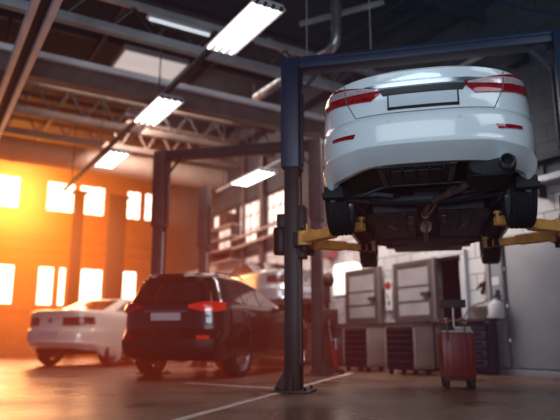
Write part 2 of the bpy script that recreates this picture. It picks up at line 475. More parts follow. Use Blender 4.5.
MB().lathe([(.043,.06),(.043,-.075),(.050,-.080),(.055,-.07),(.055,.06)], (.60,-.83,.345), 'y', 28).cyl((.60,-.79,.345),(.60,-.70,.345),.03).build('tailpipe', 'chrome', muf)
MB().cyl((.60,-.775,.345),(.60,-.77,.345),.043).build('tailpipe_bore', 'black', muf)
MB().tube([(.40,-.40,.35),(.30,-.22,.31),(.16,-.06,.29),(.04,.10,.275),(-.01,.40,.27),(-.02,.75,.26),(-.02,1.3,.26),(-.02,2.4,.27)], .031, 14, smooth=5)\
    .cyl((.245,-.17,.315),(.205,-.12,.303),.042).cyl((-.02,.62,.262),(-.02,.70,.26),.044).build('exhaust_pipe', 'pipe_rust', car)
MB().loft([[Vector((-.02+k*.065*math.cos(a), y, .262+k*.055*math.sin(a))) for a in [2*PI*i/20 for i in range(20)]] for y,k in ((1.0,.5),(1.06,1),(1.42,1),(1.48,.5))]).build('resonator', 'steel', car)
MB().bar((.09,.25,.30),(.02,.62,.27),.025,.02).bar((.115,.22,.305),(.115,.42,.30),.03,.02).build('exhaust_hanger', 'steel', car)
# rear suspension
MB().tube([(-.52,.02,.33),(-.30,.06,.295),(0,.08,.285),(.30,.06,.295),(.52,.02,.33)], .042, 12).box((0,.10,.30),(.5,.16,.05),None,.012).build('rear_subframe', 'under2', car)
for sg in (-1,1):
    MB().tube([(sg*.30,-.10,.30),(sg*.48,-.12,.32),(sg*.70,-.06,.34)], .022, 10).build('lateral_link', 'shield', car)
    MB().tube([(sg*.30,.14,.29),(sg*.50,.14,.31),(sg*.70,.08,.33)], .024, 10).build('lateral_link', 'shield', car)
    MB().tube([(sg*.70,.02,.36),(sg*.66,.35,.32),(sg*.62,.62,.34)], .02, 10).build('trailing_arm', 'shield', car)
    MB().cyl((sg*.60,-.04,.33),(sg*.585,-.06,.62),.03,seg=14).lathe([(.062,0),(.07,.012),(.062,.024),(.07,.05),(.062,.07),(.07,.09),(.062,.11),(.07,.14)], (sg*.592,-.05,.40), 'z', 20).build('shock_absorber', 'under2', car)
    MB().tube([(sg*.60,-.15,.30),(sg*.38,-.20,.36),(sg*.2,-.20,.37),(0,-.20,.37)], .012, 8).build('anti_roll_bar', 'shield', car)
    # tank / floor covers with pressed ribs
    q = MB().prism([(sg*.10,.30),(sg*.52,.30),(sg*.60,.50),(sg*.60,1.02),(sg*.12,1.02)], .235, .40)
    for k in range(3): q.box((sg*(.22+.12*k),.66,.234),(.03,.55,.02),None,.006)
    q.cyl((sg*.30,.42,.222),(sg*.30,.42,.24),.022,seg=12).cyl((sg*.40,.42,.222),(sg*.40,.42,.24),.022,seg=12)
    q.build('tank_cover', 'under2', car)
    q = MB().prism([(sg*.14,1.10),(sg*.58,1.10),(sg*.62,2.2),(sg*.14,2.2)], .28, .40)
    for k in range(3): q.box((sg*(.24+.12*k),1.65,.279),(.03,.95,.016),None,.005)
    q.build('floor_cover', 'under2', car)
    MB().bar((sg*.16,.55,.225),(sg*.18,1.0,.232),.05,.012,0,.004).bar((sg*.42,1.05,.27),(sg*.36,1.45,.27),.06,.02,0,.005).build('brace_strip', 'shield', car)
    MB().tube([(sg*.24,2.78,.30),(sg*.45,2.80,.29),(sg*.70,2.78,.33)], .035, 10).build('front_arm', 'under2', car)
MB().box((0,2.40,.30),(1.24,.10,.09),None,.015).box((0,2.95,.31),(.95,1.05,.07),None,.02).cyl((0,2.30,.25),(0,2.42,.25),.05).build('front_subframe', 'under2', car)
MB().box((0,3.42,.36),(1.2,.35,.03),None,.01).build('engine_tray', 'under', car)

# -- two-post lift
def arm_mesh(p0, p1, stripes, w=.14, h=.105):
    b = MB(); p0, p1 = Vector(p0), Vector(p1); d = p1-p0; mid = p0+d*.52
    b.bar(p0, mid, w, h, 0, .008); b.bar(p0+d*.48, p1, w*.78, h*.78, 0, .006)
    b.cyl(p0+Vector((0,0,-h*.75)), p0+Vector((0,0,h*.75)), w*.62, seg=20)
    if stripes:
        for t in stripes:
            a = p0+d*t; n = d.normalized()
            b.bar(a-n*.035, a+n*.035, w*.80, h*.80, 1)
    return b
def make_post(parent, x, side, H=3.9, H1=2.6, lo='lift_dark', hi='lift_blue', width=.17, ztop=True):
    """one column: x in lift space, side = direction (+1/-1) the open slot faces"""
    b = MB(); s = side
    b.box((x-s*width*.36,0,H1/2),(width*.28,.28,H1),None,.01)           # back web
    b.box((x+s*width*.02,.125,H1/2),(width*.75,.035,H1),None,.006).box((x+s*width*.02,-.125,H1/2),(width*.75,.035,H1),None,.006)
    b.box((x+s*width*.42,.10,H1/2),(.022,.06,H1),None,.004).box((x+s*width*.42,-.10,H1/2),(.022,.06,H1),None,.004)
    po = b.build('post', lo, parent)
    b = MB().box((x,0,.012),(.44,.46,.024),None,.006)
    for yy in (-.18,.18):
        for xx in (-.16,.16): b.cyl((x+xx,yy,.02),(x+xx,yy,.06),.017,seg=6)
    b.prism([(x-s*.08,.024),(x-s*.21,.024),(x-s*.08,.26)],.10,.125,plane='xz').prism([(x-s*.08,.024),(x-s*.21,.024),(x-s*.08,.26)],-.125,-.10,plane='xz')
    b.prism([(-.14,.024),(-.22,.024),(-.14,.22)],x-.02,x+.02,plane='yz').prism([(.14,.024),(.22,.024),(.14,.22)],x-.02,x+.02,plane='yz')
    b.build('base_plate', lo, po)
    b = MB().box((x-s*.012,0,(H1+H)/2-.01),(width+.05,.32,H-H1),None,.012)
    b.box((x+s*(width/2+.025),0,(H1+H)/2-.2),(.03,.08,H-H1-.5),None,.004,mi=1)
    b.build('post_extension', [hi,'black'], parent)
    b = MB().cyl((x+s*.055,0,.3),(x+s*.055,0,H1-.1),.028,seg=14)
    b.build('hydraulic_ram', 'steel', po)
    return po
def make_lift(W, H, name, label, zc=None, arms=None, lo='lift_dark', hi='lift_blue', beam='lift_blue', loc=(0,0,0), unit=True):
    t = thing(name, label, 'car lift', loc, LA)
    for i, sx in enumerate((-W/2, W/2)):
        s = 1 if sx < 0 else -1
        p = make_post(t, sx, s, H, 2.6, lo, hi)
        if zc is not None:
            b = MB().box((sx+s*.10,0,zc+.10),(.10,.22,.62),None,.012).box((sx+s*.13,0,zc-.02),(.17,.52,.17),None,.015)
            for yy in (-.2,.2): b.cyl((sx+s*.17,yy,zc-.15),(sx+s*.17,yy,zc+.12),.045,seg=18)
            c = b.build('carriage', 'black', t)
            pieces('arm_lock','lift_yellow',c,lambda g,yy: g.bar((sx+s*.13,yy*.55,zc+.14),(sx+s*.36,yy*1.35,zc+.045),.03,.02).bar((sx+s*.21,yy,zc+.03),(sx+s*.21,yy,zc+.15),.10,.02),(-.2,.2))
            for (ey, ex) in arms[i]:
                p0 = (sx+s*.17, math.copysign(.2, ey), zc-.01)
                a = arm_mesh(p0, (ex, ey, zc-.01), (.80,.90) if ey > 0 else (.86,)).build('arm', ['lift_yellow','black'], t)
                MB().cyl((ex,ey,zc-.03),(ex,ey,zc+.07),.018,seg=18).lathe([(.012,.055),(.036,.055),(.038,.08),(.012,.085)],(ex,ey,zc),'z',24).build('lifting_pad', 'lift_yellow', a)
    b = MB().box((0,0,H-.06),(W+.25,.24,.15),None,.01)
    b.box((0,-.125,H-.03),(W+.2,.02,.03),None,.004)
    b.bar((-W/2+.10,0,H-.42),(-W/2+.36,0,H-.12),.05,.03).bar((W/2-.10,0,H-.42),(W/2-.36,0,H-.12),.05,.03)
    for k in range(4): b.cyl((-.30+.2*k,-.13,H-.06),(-.30+.2*k,-.12,H-.06),.014,seg=8)
    b.build('crossbeam', beam, t)
    if unit:
        b = MB().lathe([(.0,-.16),(.085,-.16),(.10,-.12),(.10,.12),(.085,.16),(.0,.16)],(-W/2-.15,0,1.72),'z',24).box((-W/2-.12,-.04,1.95),(.12,.16,.16),None,.012)
        b.build('power_unit', 'black', t)
    return t
lx, ly = RM(1.678, 6.726)
# arm ends are given in lift space: x across, y along the car
dx, dy = cx-lx, cy-ly
ca, sa = math.cos(-LA), math.sin(-LA)
ox, oy = dx*ca-dy*sa, dx*sa+dy*ca      # car origin in lift space
ZA = ZC+.155
lift1 = make_lift(3.12, 4.0, 'car_lift', 'dark blue two-post lift with yellow arms carrying the white sedan', ZA,
     [[(oy+.52, ox-.66),(oy+2.10, ox-.68)], [(oy+.52, ox+.66),(oy+2.10, ox+.68)]], loc=(lx,ly,0))

# ================================================================== LIFT 2 around the SUV, third post further back
l2L, l2R = Vector(RM(-2.16,11.0)), Vector(RM(.594,10.1))
c2 = (l2L+l2R)/2
lift2 = make_lift((l2R-l2L).length, 4.0, 'car_lift', 'brown two-post lift standing around the dark SUV behind the front post', None, None, 'brown_steel', 'brown_steel', 'beam_dark', (c2.x,c2.y,0), False)
tag(lift2, group=None)
X, Y = RM(-1.70, 13.5)
t = thing('lift_post', 'slim brown steel lift post without crossbeam beyond the dark SUV', 'lift post', (X,Y,0), LA)
make_post(t, 0, 1, 4.0, 2.6, 'brown_steel', 'brown_steel')
b = MB().box((.16,0,1.75),(.16,.36,.3),None,.015).bar((.2,.1,1.7),(.75,.75,1.68),.1,.09)
b.build('carriage', 'brown', t)

# ================================================================== SUV
SUV = Shell([
 (.28,-.80,3.36,.85,3.0,.5,2.4,.8),(.36,-.90,3.5,.89,3.2,.5,2.4,.8),(.48,-.95,3.6,.91,3.2,.5,2.4,.8),(.60,-.95,3.62,.92,3.2,.5,2.4,.8),
 (.68,-.91,3.6,.922,3.2,.5,2.4,.8),(.76,-.87,3.58,.922,3.2,.5,2.4,.8),(.90,-.86,3.50,.92,3.2,.5,2.4,.8),(1.0,-.865,3.35,.915,3.2,.5,2.4,.8),
 (1.10,-.87,2.95,.905,3.2,.5,2.4,.8),(1.15,-.865,2.3,.885,3.2,.5,2.4,.7),(1.20,-.84,2.1,.86,3.2,.5,2.4,.6),(1.40,-.77,1.55,.775,3.2,.5,2.4,.6),
 (1.53,-.72,1.15,.715,3.2,.5,2.4,.55),(1.60,-.74,.9,.66,3.0,.5,2.4,.5),(1.64,-.68,.7,.58,2.8,.5,2.4,.45),(1.655,-.5,.45,.46,2.6,.4,2.4,.4)])
sx_, sy_ = RM(-1.41, 10.1)
suv = thing('suv', 'dark SUV parked on the floor with its red tail lamp lit', 'car', (sx_, sy_, 0), HEAD(22))
suv.scale = (1,1,.955)
zs = [.28,.32,.36,.42,.48,.54,.60,.64,.68,.72,.76,.83,.90,.95,1.0,1.05,1.10,1.125,1.15,1.175,1.20,1.26,1.33,1.40,1.47,1.53,1.565,1.60,1.62,1.64,1.655]
o = SUV.body(zs, cavity=(.03,.10)).build('body', ['suv_paint','under'], suv)
cut_arches(o, [(0,.36),(2.66,.36)], .40, .60, 1.1)
SUV.rear_patch([(-.60,1.53),(.60,1.53)], [(-.70,1.20),(.70,1.20)]).build('rear_window', 'glass', suv)
SUV.front_patch(1.20,1.58,.86).build('windscreen', 'glass', suv)
for sg in (-1,1):
    SUV.side_patch(sg,[(-.38,1.50),(.02,1.52)],[(-.42,1.24),(.02,1.18)]).build('side_window','glass',suv)
    SUV.side_patch(sg,[(.07,1.52),(.62,1.53)],[(.07,1.18),(.66,1.17)]).build('side_window','glass',suv)
    SUV.side_patch(sg,[(.67,1.53),(.95,1.50)],[(.70,1.17),(1.75,1.17)]).build('side_window','glass',suv)
    SUV.rear_patch([(sg*.40,1.135),(sg*.62,1.165),(sg*.80,1.165),(sg*.868,1.150)],[(sg*.40,1.09),(sg*.62,1.035),(sg*.80,1.025),(sg*.875,1.06)],eps=.04,rows=6,thick=.03).build('tail_lamp','red_glow' if sg>0 else 'red_lens',suv)
    SUV.rear_patch([(sg*.56,.66),(sg*.74,.66)],[(sg*.56,.61),(sg*.74,.61)],eps=.015,rows=2).build('reflector','red_glow' if sg>0 else 'red_lens',suv)
    SUV.side_patch(sg,[(-.36,.66),(-.1,.80),(.1,.80),(.42,.58),(.42,.40)],[(-.36,.60),(-.1,.765),(.1,.765),(.385,.55),(.385,.40)],eps=.015,rows=2).build('arch_trim','black',suv)
    MB().box((sg*.98,1.52,1.20),(.18,.10,.14),None,.03).bar((sg*.85,1.52,1.17),(sg*.95,1.52,1.19),.04,.03).build('door_mirror','suv_paint',suv)
    MB().tube([(sg*.60,-.45,1.655),(sg*.60,-.35,1.69),(sg*.60,.3,1.70),(sg*.57,.62,1.665)],.014,8).build('roof_rail','steel',suv)
    SUV.side_patch(sg,[(.12,1.02),(.26,1.02)],[(.12,.99),(.26,.99)],eps=.02,rows=1).build('door_handle','suv_paint',suv)
    SUV.side_patch(sg,[(.05,1.08),(.057,1.16)],[(.30,.45),(.307,.45)],eps=.003,rows=6,thick=.004,sub=1).build('shut_line','seam',suv)
    for y in (0,2.66): add_wheel(suv, sg*.79, y, .345, .345, .225)
SUV.rear_patch([(-.80,.60),(0,.62),(.80,.60)],[(-.78,.32),(0,.30),(.78,.32)],eps=.012,rows=5).build('bumper_cover','black',suv)
SUV.rear_patch([(-.26,1.02),(.26,1.02)],[(-.26,.90),(.26,.90)],eps=.012,rows=3,thick=.01).build('number_plate','plate',suv)
SUV.rear_patch([(-.38,1.06),(.38,1.06)],[(-.38,1.035),(.38,1.035)],eps=.015,rows=2).build('chrome_strip','chrome',suv)
SUV.rear_patch([(-.62,1.615),(.62,1.615)],[(-.60,1.56),(.60,1.56)],eps=.045,rows=3,thick=.02).build('roof_spoiler','suv_paint',suv)
b = MB().bar((0,-.70,1.23),(.34,-.72,1.26),.015,.012); b.build('rear_wiper','black',suv)

# ================================================================== cream sedan, pale car beyond
def small_sedan(paint, lens, label, loc, rz):
    t = thing('sedan', label, 'car', loc, rz)
    saloon_body(paint, t); saloon_glass(t)
    for sg in (-1,1):
        SAL.rear_patch([(sg*.30,.99),(sg*.62,1.0),(sg*.80,1.0)],[(sg*.30,.83),(sg*.62,.83),(sg*.82,.86)],eps=.012).build('tail_lamp', lens, t)
        for y, z in ((0,.325),(2.775,.325)): add_wheel(t, sg*.797, y, z)
    SAL.rear_patch([(-.27,.74),(.27,.74)],[(-.27,.62),(.27,.62)],eps=.012).build('number_plate','plate',t)
    y = SAL.Y(0,.95); MB().cyl((0,y-.015,.93),(0,y+.02,.93),.055,seg=24).build('boot_badge','chrome',t)
    MB().box((0,1.3,.36),(1.25,2.4,.12),None,.02).build('floor_pan','under',t)
    return t
wx, wy = RM(-4.52, 14.07)
sed = small_sedan('sedan_white','dark_lens','cream white sedan parked on the floor beyond the dark SUV, below the sunlit windows', (wx,wy,0), HEAD(22))
sed.scale = (1.07,1.07,1.05)
gx, gy = 7.5, 12.3
LFT = .98
sil = small_sedan('silver_paint','dark_lens','silver car raised behind the dark SUV, only its roof showing', (gx,gy,LFT), 0)
t = thing('scissor_lift','low scissor lift underneath the raised silver car behind the dark SUV','car lift',(gx,gy,0),0)
MB().box((0,1.39,.04),(1.5,3.2,.08),None,.01).build('base','lift_dark',t)
MB().box((-.52,1.39,1.08),(.42,2.0,.1),None,.01).box((.52,1.39,1.08),(.42,2.0,.1),None,.01).build('platform','lift_dark',t)
b = MB()
for sx in (-.5,.5): b.bar((sx,.5,.1),(sx,2.2,1.1),.06,.10).bar((sx+.07,2.2,.1),(sx+.07,.5,1.1),.06,.10)
b.build('scissor_arm','lift_dark',t)

# ================================================================== BUILDING SHELL
def tex_wall(name, lo, hi, split, mortar, bw, bh, axis='y', blend=.03):
    m = bpy.data.materials.new(name); m.use_nodes = True; nt = m.node_tree; N = nt.nodes; Lk = nt.links
    b = N['Principled BSDF']; g = N.new('ShaderNodeNewGeometry'); sp = N.new('ShaderNodeSeparateXYZ'); cb = N.new('ShaderNodeCombineXYZ')
    Lk.new(g.outputs['Position'], sp.inputs[0]); Lk.new(sp.outputs['Y' if axis=='y' else 'X'], cb.inputs[0]); Lk.new(sp.outputs['Z'], cb.inputs[1])
    br = N.new('ShaderNodeTexBrick'); Lk.new(cb.outputs[0], br.inputs['Vector'])
    br.inputs['Scale'].default_value = 1; br.inputs['Brick Width'].default_value = bw; br.inputs['Row Height'].default_value = bh
    br.inputs['Mortar Size'].default_value = .012; br.inputs['Mortar Smooth'].default_value = .3
    br.inputs['Color1'].default_value = (1,1,1,1); br.inputs['Color2'].default_value = (.82,.82,.82,1); br.inputs['Mortar'].default_value = (mortar,)*3+(1,)
    nz = N.new('ShaderNodeTexNoise'); nz.inputs['Scale'].default_value = .8; nz.inputs['Detail'].default_value = 6; Lk.new(g.outputs['Position'], nz.inputs['Vector'])
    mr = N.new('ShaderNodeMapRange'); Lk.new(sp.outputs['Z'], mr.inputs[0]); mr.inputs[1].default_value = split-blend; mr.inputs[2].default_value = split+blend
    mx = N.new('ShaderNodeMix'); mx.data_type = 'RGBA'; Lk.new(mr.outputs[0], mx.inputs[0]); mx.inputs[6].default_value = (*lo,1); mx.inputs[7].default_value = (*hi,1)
    m2 = N.new('ShaderNodeMix'); m2.data_type = 'RGBA'; m2.blend_type = 'MULTIPLY'; m2.inputs[0].default_value = 1
    Lk.new(mx.outputs[2], m2.inputs[6]); Lk.new(br.outputs['Color'], m2.inputs[7])
    m3 = N.new('ShaderNodeMix'); m3.data_type = 'RGBA'; m3.blend_type = 'OVERLAY'; m3.inputs[0].default_value = .5
    Lk.new(m2.outputs[2], m3.inputs[6]); Lk.new(nz.outputs['Fac'], m3.inputs[7])
    Lk.new(m3.outputs[2], b.inputs['Base Color']); b.inputs['Roughness'].default_value = .65
    bp = N.new('ShaderNodeBump'); bp.inputs['Strength'].default_value = .5; bp.inputs['Distance'].default_value = .01
    Lk.new(br.outputs['Color'], bp.inputs['Height']); Lk.new(bp.outputs['Normal'], b.inputs['Normal'])
    M[name] = m
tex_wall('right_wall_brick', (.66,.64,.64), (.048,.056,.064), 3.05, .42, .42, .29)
tex_wall('back_wall_brick', (.30,.16,.10), (.30,.16,.10), 3.0, .7, .4, .2, 'x')
# floor material
def floor_mat():
    m = bpy.data.materials.new('workshop_floor'); m.use_nodes = True; nt = m.node_tree; N = nt.nodes; Lk = nt.links; b = N['Principled BSDF']
    g = N.new('ShaderNodeNewGeometry'); n1 = N.new('ShaderNodeTexNoise'); n2 = N.new('ShaderNodeTexNoise')
    for n, sc in ((n1,.9),(n2,7)): n.inputs['Scale'].default_value = sc; n.inputs['Detail'].default_value = 8; Lk.new(g.outputs['Position'], n.inputs['Vector'])
    r = N.new('ShaderNodeValToRGB'); r.color_ramp.elements[0].position = .35; r.color_ramp.elements[1].position = .68
    r.color_ramp.elements[0].color = (.17,.090,.060,1); r.color_ramp.elements[1].color = (.28,.168,.118,1); Lk.new(n1.outputs['Fac'], r.inputs['Fac'])
    r2 = N.new('ShaderNodeValToRGB'); r2.color_ramp.elements[0].position = .25; r2.color_ramp.elements[1].position = .6
    r2.color_ramp.elements[0].color = (.6,.58,.56,1); r2.color_ramp.elements[1].color = (1,1,1,1); Lk.new(n2.outputs['Fac'], r2.inputs['Fac'])
    mx = N.new('ShaderNodeMix'); mx.data_type = 'RGBA'; mx.blend_type = 'MULTIPLY'; mx.inputs[0].default_value = 1
    Lk.new(r.outputs[0], mx.inputs[6]); Lk.new(r2.outputs[0], mx.inputs[7]); Lk.new(mx.outputs[2], b.inputs['Base Color'])
    mr = N.new('ShaderNodeMapRange'); Lk.new(n1.outputs['Fac'], mr.inputs[0]); mr.inputs[1].default_value=.3; mr.inputs[2].default_value=.7; mr.inputs[3].default_value=.22; mr.inputs[4].default_value=.42
    Lk.new(mr.outputs[0], b.inputs['Roughness'])
    bp = N.new('ShaderNodeBump'); bp.inputs['Strength'].default_value=.06; bp.inputs['Distance'].default_value=.01; Lk.new(n2.outputs['Fac'], bp.inputs['Height']); Lk.new(bp.outputs['Normal'], b.inputs['Normal'])
    M['floor'] = m
floor_mat()
M['ceiling'] = mat('ceiling_dark', (.022,.028,.036), .8, 0, .2, 1.2)
struct(MB().box((0,9,-.1),(24,32,.2)).build('floor','floor'))
struct(MB().box((0,9,ZT+.1),(24,32,.2)).build('ceiling','ceiling'))

# right wall with its doorway and upper windows (rectangular grid of wall blocks with holes left out)
def wall_grid(u0, u1, z1, holes, place):
    us = sorted({u0,u1}|{h[0] for h in holes}|{h[1] for h in holes}); zs = sorted({0,z1}|{h[2] for h in holes}|{h[3] for h in holes})
    b = MB()
    for ua, ub in zip(us, us[1:]):
        for za, zb in zip(zs, zs[1:]):
            um, zm = (ua+ub)/2, (za+zb)/2
            if any(h[0]<um<h[1] and h[2]<zm<h[3] for h in holes): continue
            place(b, ua, ub, za, zb)
    bmesh.ops.remove_doubles(b.bm, verts=b.bm.verts, dist=1e-4)
    return b
u_d0, u_d1 = U_at(466,None,300), U_at(432,None,300)
rw = [(U_at(b,None,225),U_at(a,None,225),3.5,4.85) for a,b in ((211,235),(237,260),(264,292))]
holes = rw+[(u_d0,u_d1,0,2.12)]
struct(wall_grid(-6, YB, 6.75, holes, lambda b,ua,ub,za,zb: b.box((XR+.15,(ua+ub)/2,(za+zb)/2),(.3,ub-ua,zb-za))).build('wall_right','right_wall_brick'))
MB_ = MB().box((XR-.12,9,6.95),(.30,30,.42)).box((XR-.16,9,7.18),(.42,30,.05)).box((XR-.16,9,6.74),(.42,30,.05))
struct(MB_.build('trim_1','beam_dark'))
# room behind the doorway
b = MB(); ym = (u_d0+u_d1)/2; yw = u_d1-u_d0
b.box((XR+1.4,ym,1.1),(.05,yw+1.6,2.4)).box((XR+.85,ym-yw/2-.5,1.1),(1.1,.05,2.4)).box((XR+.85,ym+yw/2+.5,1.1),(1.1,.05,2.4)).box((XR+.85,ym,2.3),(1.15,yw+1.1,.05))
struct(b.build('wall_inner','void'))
# upper right-wall windows
n = 1
def window(n, c, w, h, axis, pane, nx, nz, fm='beam_brown'):
    fr = MB(); x, y, z = c
    def bx(u, zz, su, sz, dpt=.06, mi=0):
        if axis == 'y': fr.box((x, y+u, z+zz), (dpt, su, sz), mi=mi)
        else: fr.box((x+u, y, z+zz), (su, dpt, sz), mi=mi)
    for sgn in (-1,1): bx(sgn*(w/2-.03),0,.06,h); bx(0,sgn*(h/2-.03),w-.12,.06)
    for k in range(1,nx): bx(-w/2+w*k/nx,0,.035,h-.12,.05)
    for k in range(1,nz): bx(0,-h/2+h*k/nz,w-.12,.03,.045)
    f = struct(fr.build('window_%d'%n, fm))
    p = MB().box((x,y,z),(.02,w-.08,h-.08) if axis=='y' else (w-.08,.02,h-.08)).build('window_pane', pane, f)
    return f
for h in rw:
    window(n,(XR+.12,(h[0]+h[1])/2,(h[2]+h[3])/2),h[1]-h[0],h[3]-h[2],'y','cool_pane',4,3); n += 1

# back wall with two rows of daylit windows
def XB(px, py=240): return PB(px, py).x
up = [(-14,20),(46,76),(79,106),(127,142),(145,156)]; lo = [(-22,14),(36,54),(57,66),(79,103),(121,137)]
zu0, zu1, zl0, zl1 = PB(75,214).z, PB(75,183).z, PB(75,307).z, PB(75,267).z
bh = [(XB(a,200),XB(c,200),zu0,zu1) for a,c in up]+[(XB(a,290),XB(c,290),zl0,zl1) for a,c in lo]
struct(wall_grid(-2, XR, ZT, bh, lambda b,ua,ub,za,zb: b.box(((ua+ub)/2,YB+.2,(za+zb)/2),(ub-ua,.4,zb-za))).build('wall_back','back_wall_brick'))
for i, h in enumerate(bh):
    window(n,((h[0]+h[1])/2,YB+.1,(h[2]+h[3])/2),h[1]-h[0],h[3]-h[2],'x','sun_pane' if i==0 else 'sky_pane',2 if i<5 else 1,2 if i<5 else 1); n += 1
# ledge + sill rails across the back wall
struct(MB().box((3.4,YB-.08,PB(75,240).z),(11,.16,.22)).box((3.4,YB-.06,PB(75,252).z),(11,.12,.1)).build('trim_2','beam_brown'))
struct(MB().box((3.4,YB-.05,zl0-.15),(11,.10,.12)).build('trim_3','beam_brown'))
# piers standing proud of the back wall
M['column_paint'] = mat('column_paint',(.045,.028,.020),.55,.1,.2,3)
for i, (px, wd) in enumerate(((75,.30),(115,.54))):
    a_, b_ = ray(px,260); d_ = 20.6/(CA-a_*SA); q = P(px,260,d_)
    b = MB().box((q.x,q.y,2.75),(wd*.25,.30,5.5),None,.01)
    for sy in (-1,1): b.box((q.x,q.y+sy*.16,2.75),(wd,.04,5.5),None,.008)
    b.box((q.x,q.y,.02),(wd+.25,.6,.04),None,.006).box((q.x,q.y,5.45),(wd+.2,.5,.06),None,.006)
    struct(b.build('column_%d'%(i+1),'column_paint'))

# ================================================================== OVERHEAD STEEL
k = 4
def girder(name, label, U, z, mats, x0=-6, x1=XR-.35):
    t = thing(name, label, 'beam', ((x0+x1)/2, U, z)); L = x1-x0
    return t, L
t, L = girder('girder','brown roof girder with a pale steel strip along its top, third across the hall', PH(168,83,5.4).y, 5.15, None)
MB().box((0,0,0),(L,.05,.40)).box((0,0,-.20),(L,.24,.035)).box((0,0,.19),(L,.2,.03)).build('web','beam_brown',t)
MB().box((0,-.13,.17),(L,.12,.11),None,.01).build('top_strip','rail_pale',t)
def truss(U, z0, z1, label, x0=-6, x1=XR-.35, chord='beam_light', lat='beam_light', w=.14, stp=.75):
    t = thing('roof_truss', label, 'roof truss', ((x0+x1)/2, U, z0)); L = x1-x0; H = z1-z0
    MB().box((0,0,0),(L,w,.16),None,.01).build('bottom_chord',chord,t)
    MB().box((0,0,H),(L,w*.8,.11),None,.01).build('top_chord',chord,t)
    b = MB(); nseg = int(L/stp); st = L/nseg
    for i in range(nseg):
        xa = -L/2+i*st
        b.bar((xa,0,.05),(xa+st/2,0,H-.04),.035,.035).bar((xa+st/2,0,H-.04),(xa+st,0,.05),.035,.035)
    b.build('lattice',lat,t); return t
Ut = PH(168,44,5.6).y
truss(Ut,5.6,6.15,'pale roof truss with dark lattice in front of the brown girder',lat='beam_dark')
truss(Ut-2.6,6.3,6.95,'dark lattice roof truss nearest overhead, above the lift crossbeam',chord='beam_dark',lat='beam_dark')
truss(14.2,5.7,6.4,'brown lattice roof truss behind the girder',chord='beam_brown',lat='beam_dark')
truss(16.4,5.9,6.7,'brown lattice roof truss in front of the beige duct',chord='beam_brown',lat='beam_brown')
Zd = P(160,171,1).z
pd = PH(160,171,5.95)
t = thing('air_duct','wide round beige duct running across the hall below the roof','duct',(2.0,pd.y,5.95))
MB().cyl((-8,0,0),(PH(236,178,5.95).x-2.0,0,0),.36,seg=28).build('pipe','duct_beige',t)
pieces('joint_band','duct_beige',t,lambda b,x: b.cyl((x-.03,0,0),(x+.03,0,0),.385,seg=28),(-2,0,2,4))
pieces('hanger','beam_dark',t,lambda b,x: b.cyl((x,0,.36),(x,0,ZT-5.95),.012,seg=6),(-1,2))
# purlins under the roof
for i in range(9):
    U = 4.4+i*2.15
    tag(MB().box((0,0,0),(14.2,.09,.16),None,.01).build('purlin','beam_dark',None,(1.3,U,ZT-.18)),'dark steel purlin across the underside of the roof','purlin','roof purlins')
for i, X in enumerate((.2,3.0,5.6,7.6)):
    tag(MB().box((0,0,0),(.10,20,.14),None,.01).build('roof_rail','beam_dark',None,(X,13,ZT-.36)),
        ['dark lengthwise roof rail close above the crane rail','dark lengthwise roof rail above the row of three lit fixtures','dark lengthwise roof rail above the silver spiral pipe','dark lengthwise roof rail beside the brick wall'][i],'roof rail')
# crane rail at the far left
t = thing('crane_rail','pale double-edged crane rail running away overhead at the left edge','crane rail',((PH(46,0,4.8).x+PH(0,115,4.8).x)/2,6,4.8))
MB().box((-.12,0,0),(.09,20,.12),None,.008).build('edge','rail_pale',t); MB().box((.12,0,0),(.09,20,.12),None,.008).build('edge','rail_pale',t)
MB().box((0,0,.10),(.2,20,.05)).build('web','beam_dark',t)
pieces('hanger','beam_dark',t,lambda b,y: b.cyl((0,y,.1),(0,y,ZT-4.8),.03,seg=8),(-2,2,6))
# light rail + fluorescent fixtures
LZ = 4.70
mids = [PH(242,31,LZ),PH(157,112.5,LZ),PH(111.5,160.5,LZ)]
Vr = mids[0].x
t = thing('lighting_rail','dark rail carrying the row of three lit fluorescent fixtures','lighting rail',(Vr-.02,11,LZ+.16))
MB().box((0,0,0),(.07,14,.09),None,.008).build('rail','beam_dark',t)
pieces('hanger','beam_dark',t,lambda b,y: b.cyl((0,y,.04),(0,y,ZT-LZ-.16),.012,seg=6),(-5,-1,3,6))
def fixture(label, loc, rz=0, L=1.5, W=.46, group=None):
    t = thing('fluorescent_light', label, 'ceiling light', loc, rz, group)
    b = MB().prism([(-W/2,0),(-W/2+.05,.075),(W/2-.05,.075),(W/2,0),(W/2-.012,0),(W/2-.055,.062),(-W/2+.055,.062),(-W/2+.012,0)],-L/2,L/2,plane='xz')
    b.build('housing','fixture',t)
    pieces('end_plate','fixture',t,lambda b,e: b.box((0,e*(L/2-.02),.03),(W-.06,.04,.07),None,.006),(-1,1))
    pieces('hanger','black',t,lambda b,e: b.cyl((0,e*L*.3,.06),(0,e*L*.3,.13),.012,seg=8),(-1,1))
    for kx in range(4):
        x = -W/2+.075+kx*(W-.15)/3
        tb = MB().cyl((x,-L/2+.05,.012),(x,L/2-.05,.012),.02,seg=12).build('tube','tube',t)
        pieces('lamp_holder','black',tb,lambda b,e: b.cyl((x,e*(L/2+.01),.012),(x,e*(L/2-.05),.012),.023,seg=12),(-1,1))
    return t
fl = []
for i, q in enumerate(mids):
    X, Y = q.x, q.y
    lb = ['lit four-tube fluorescent fixture nearest overhead, left of the lift crossbeam','lit four-tube fluorescent fixture in the middle of the row of three','lit four-tube fluorescent fixture farthest down the row of three'][i]
    if i == 0: f0 = fixture(lb,(X,Y,LZ),0,1.5,.50); fl.append(f0)
    else:
        c = copy_tree(f0); c.location = (X,Y,LZ); c['label'] = lb; fl.append(c)
Z4 = 4.25; X, Y, _z = PH(253,179,Z4)
c = copy_tree(f0); c.location = (X,Y,Z4); c['label'] = 'lit four-tube fluorescent fixture hung low left of the front lift post'
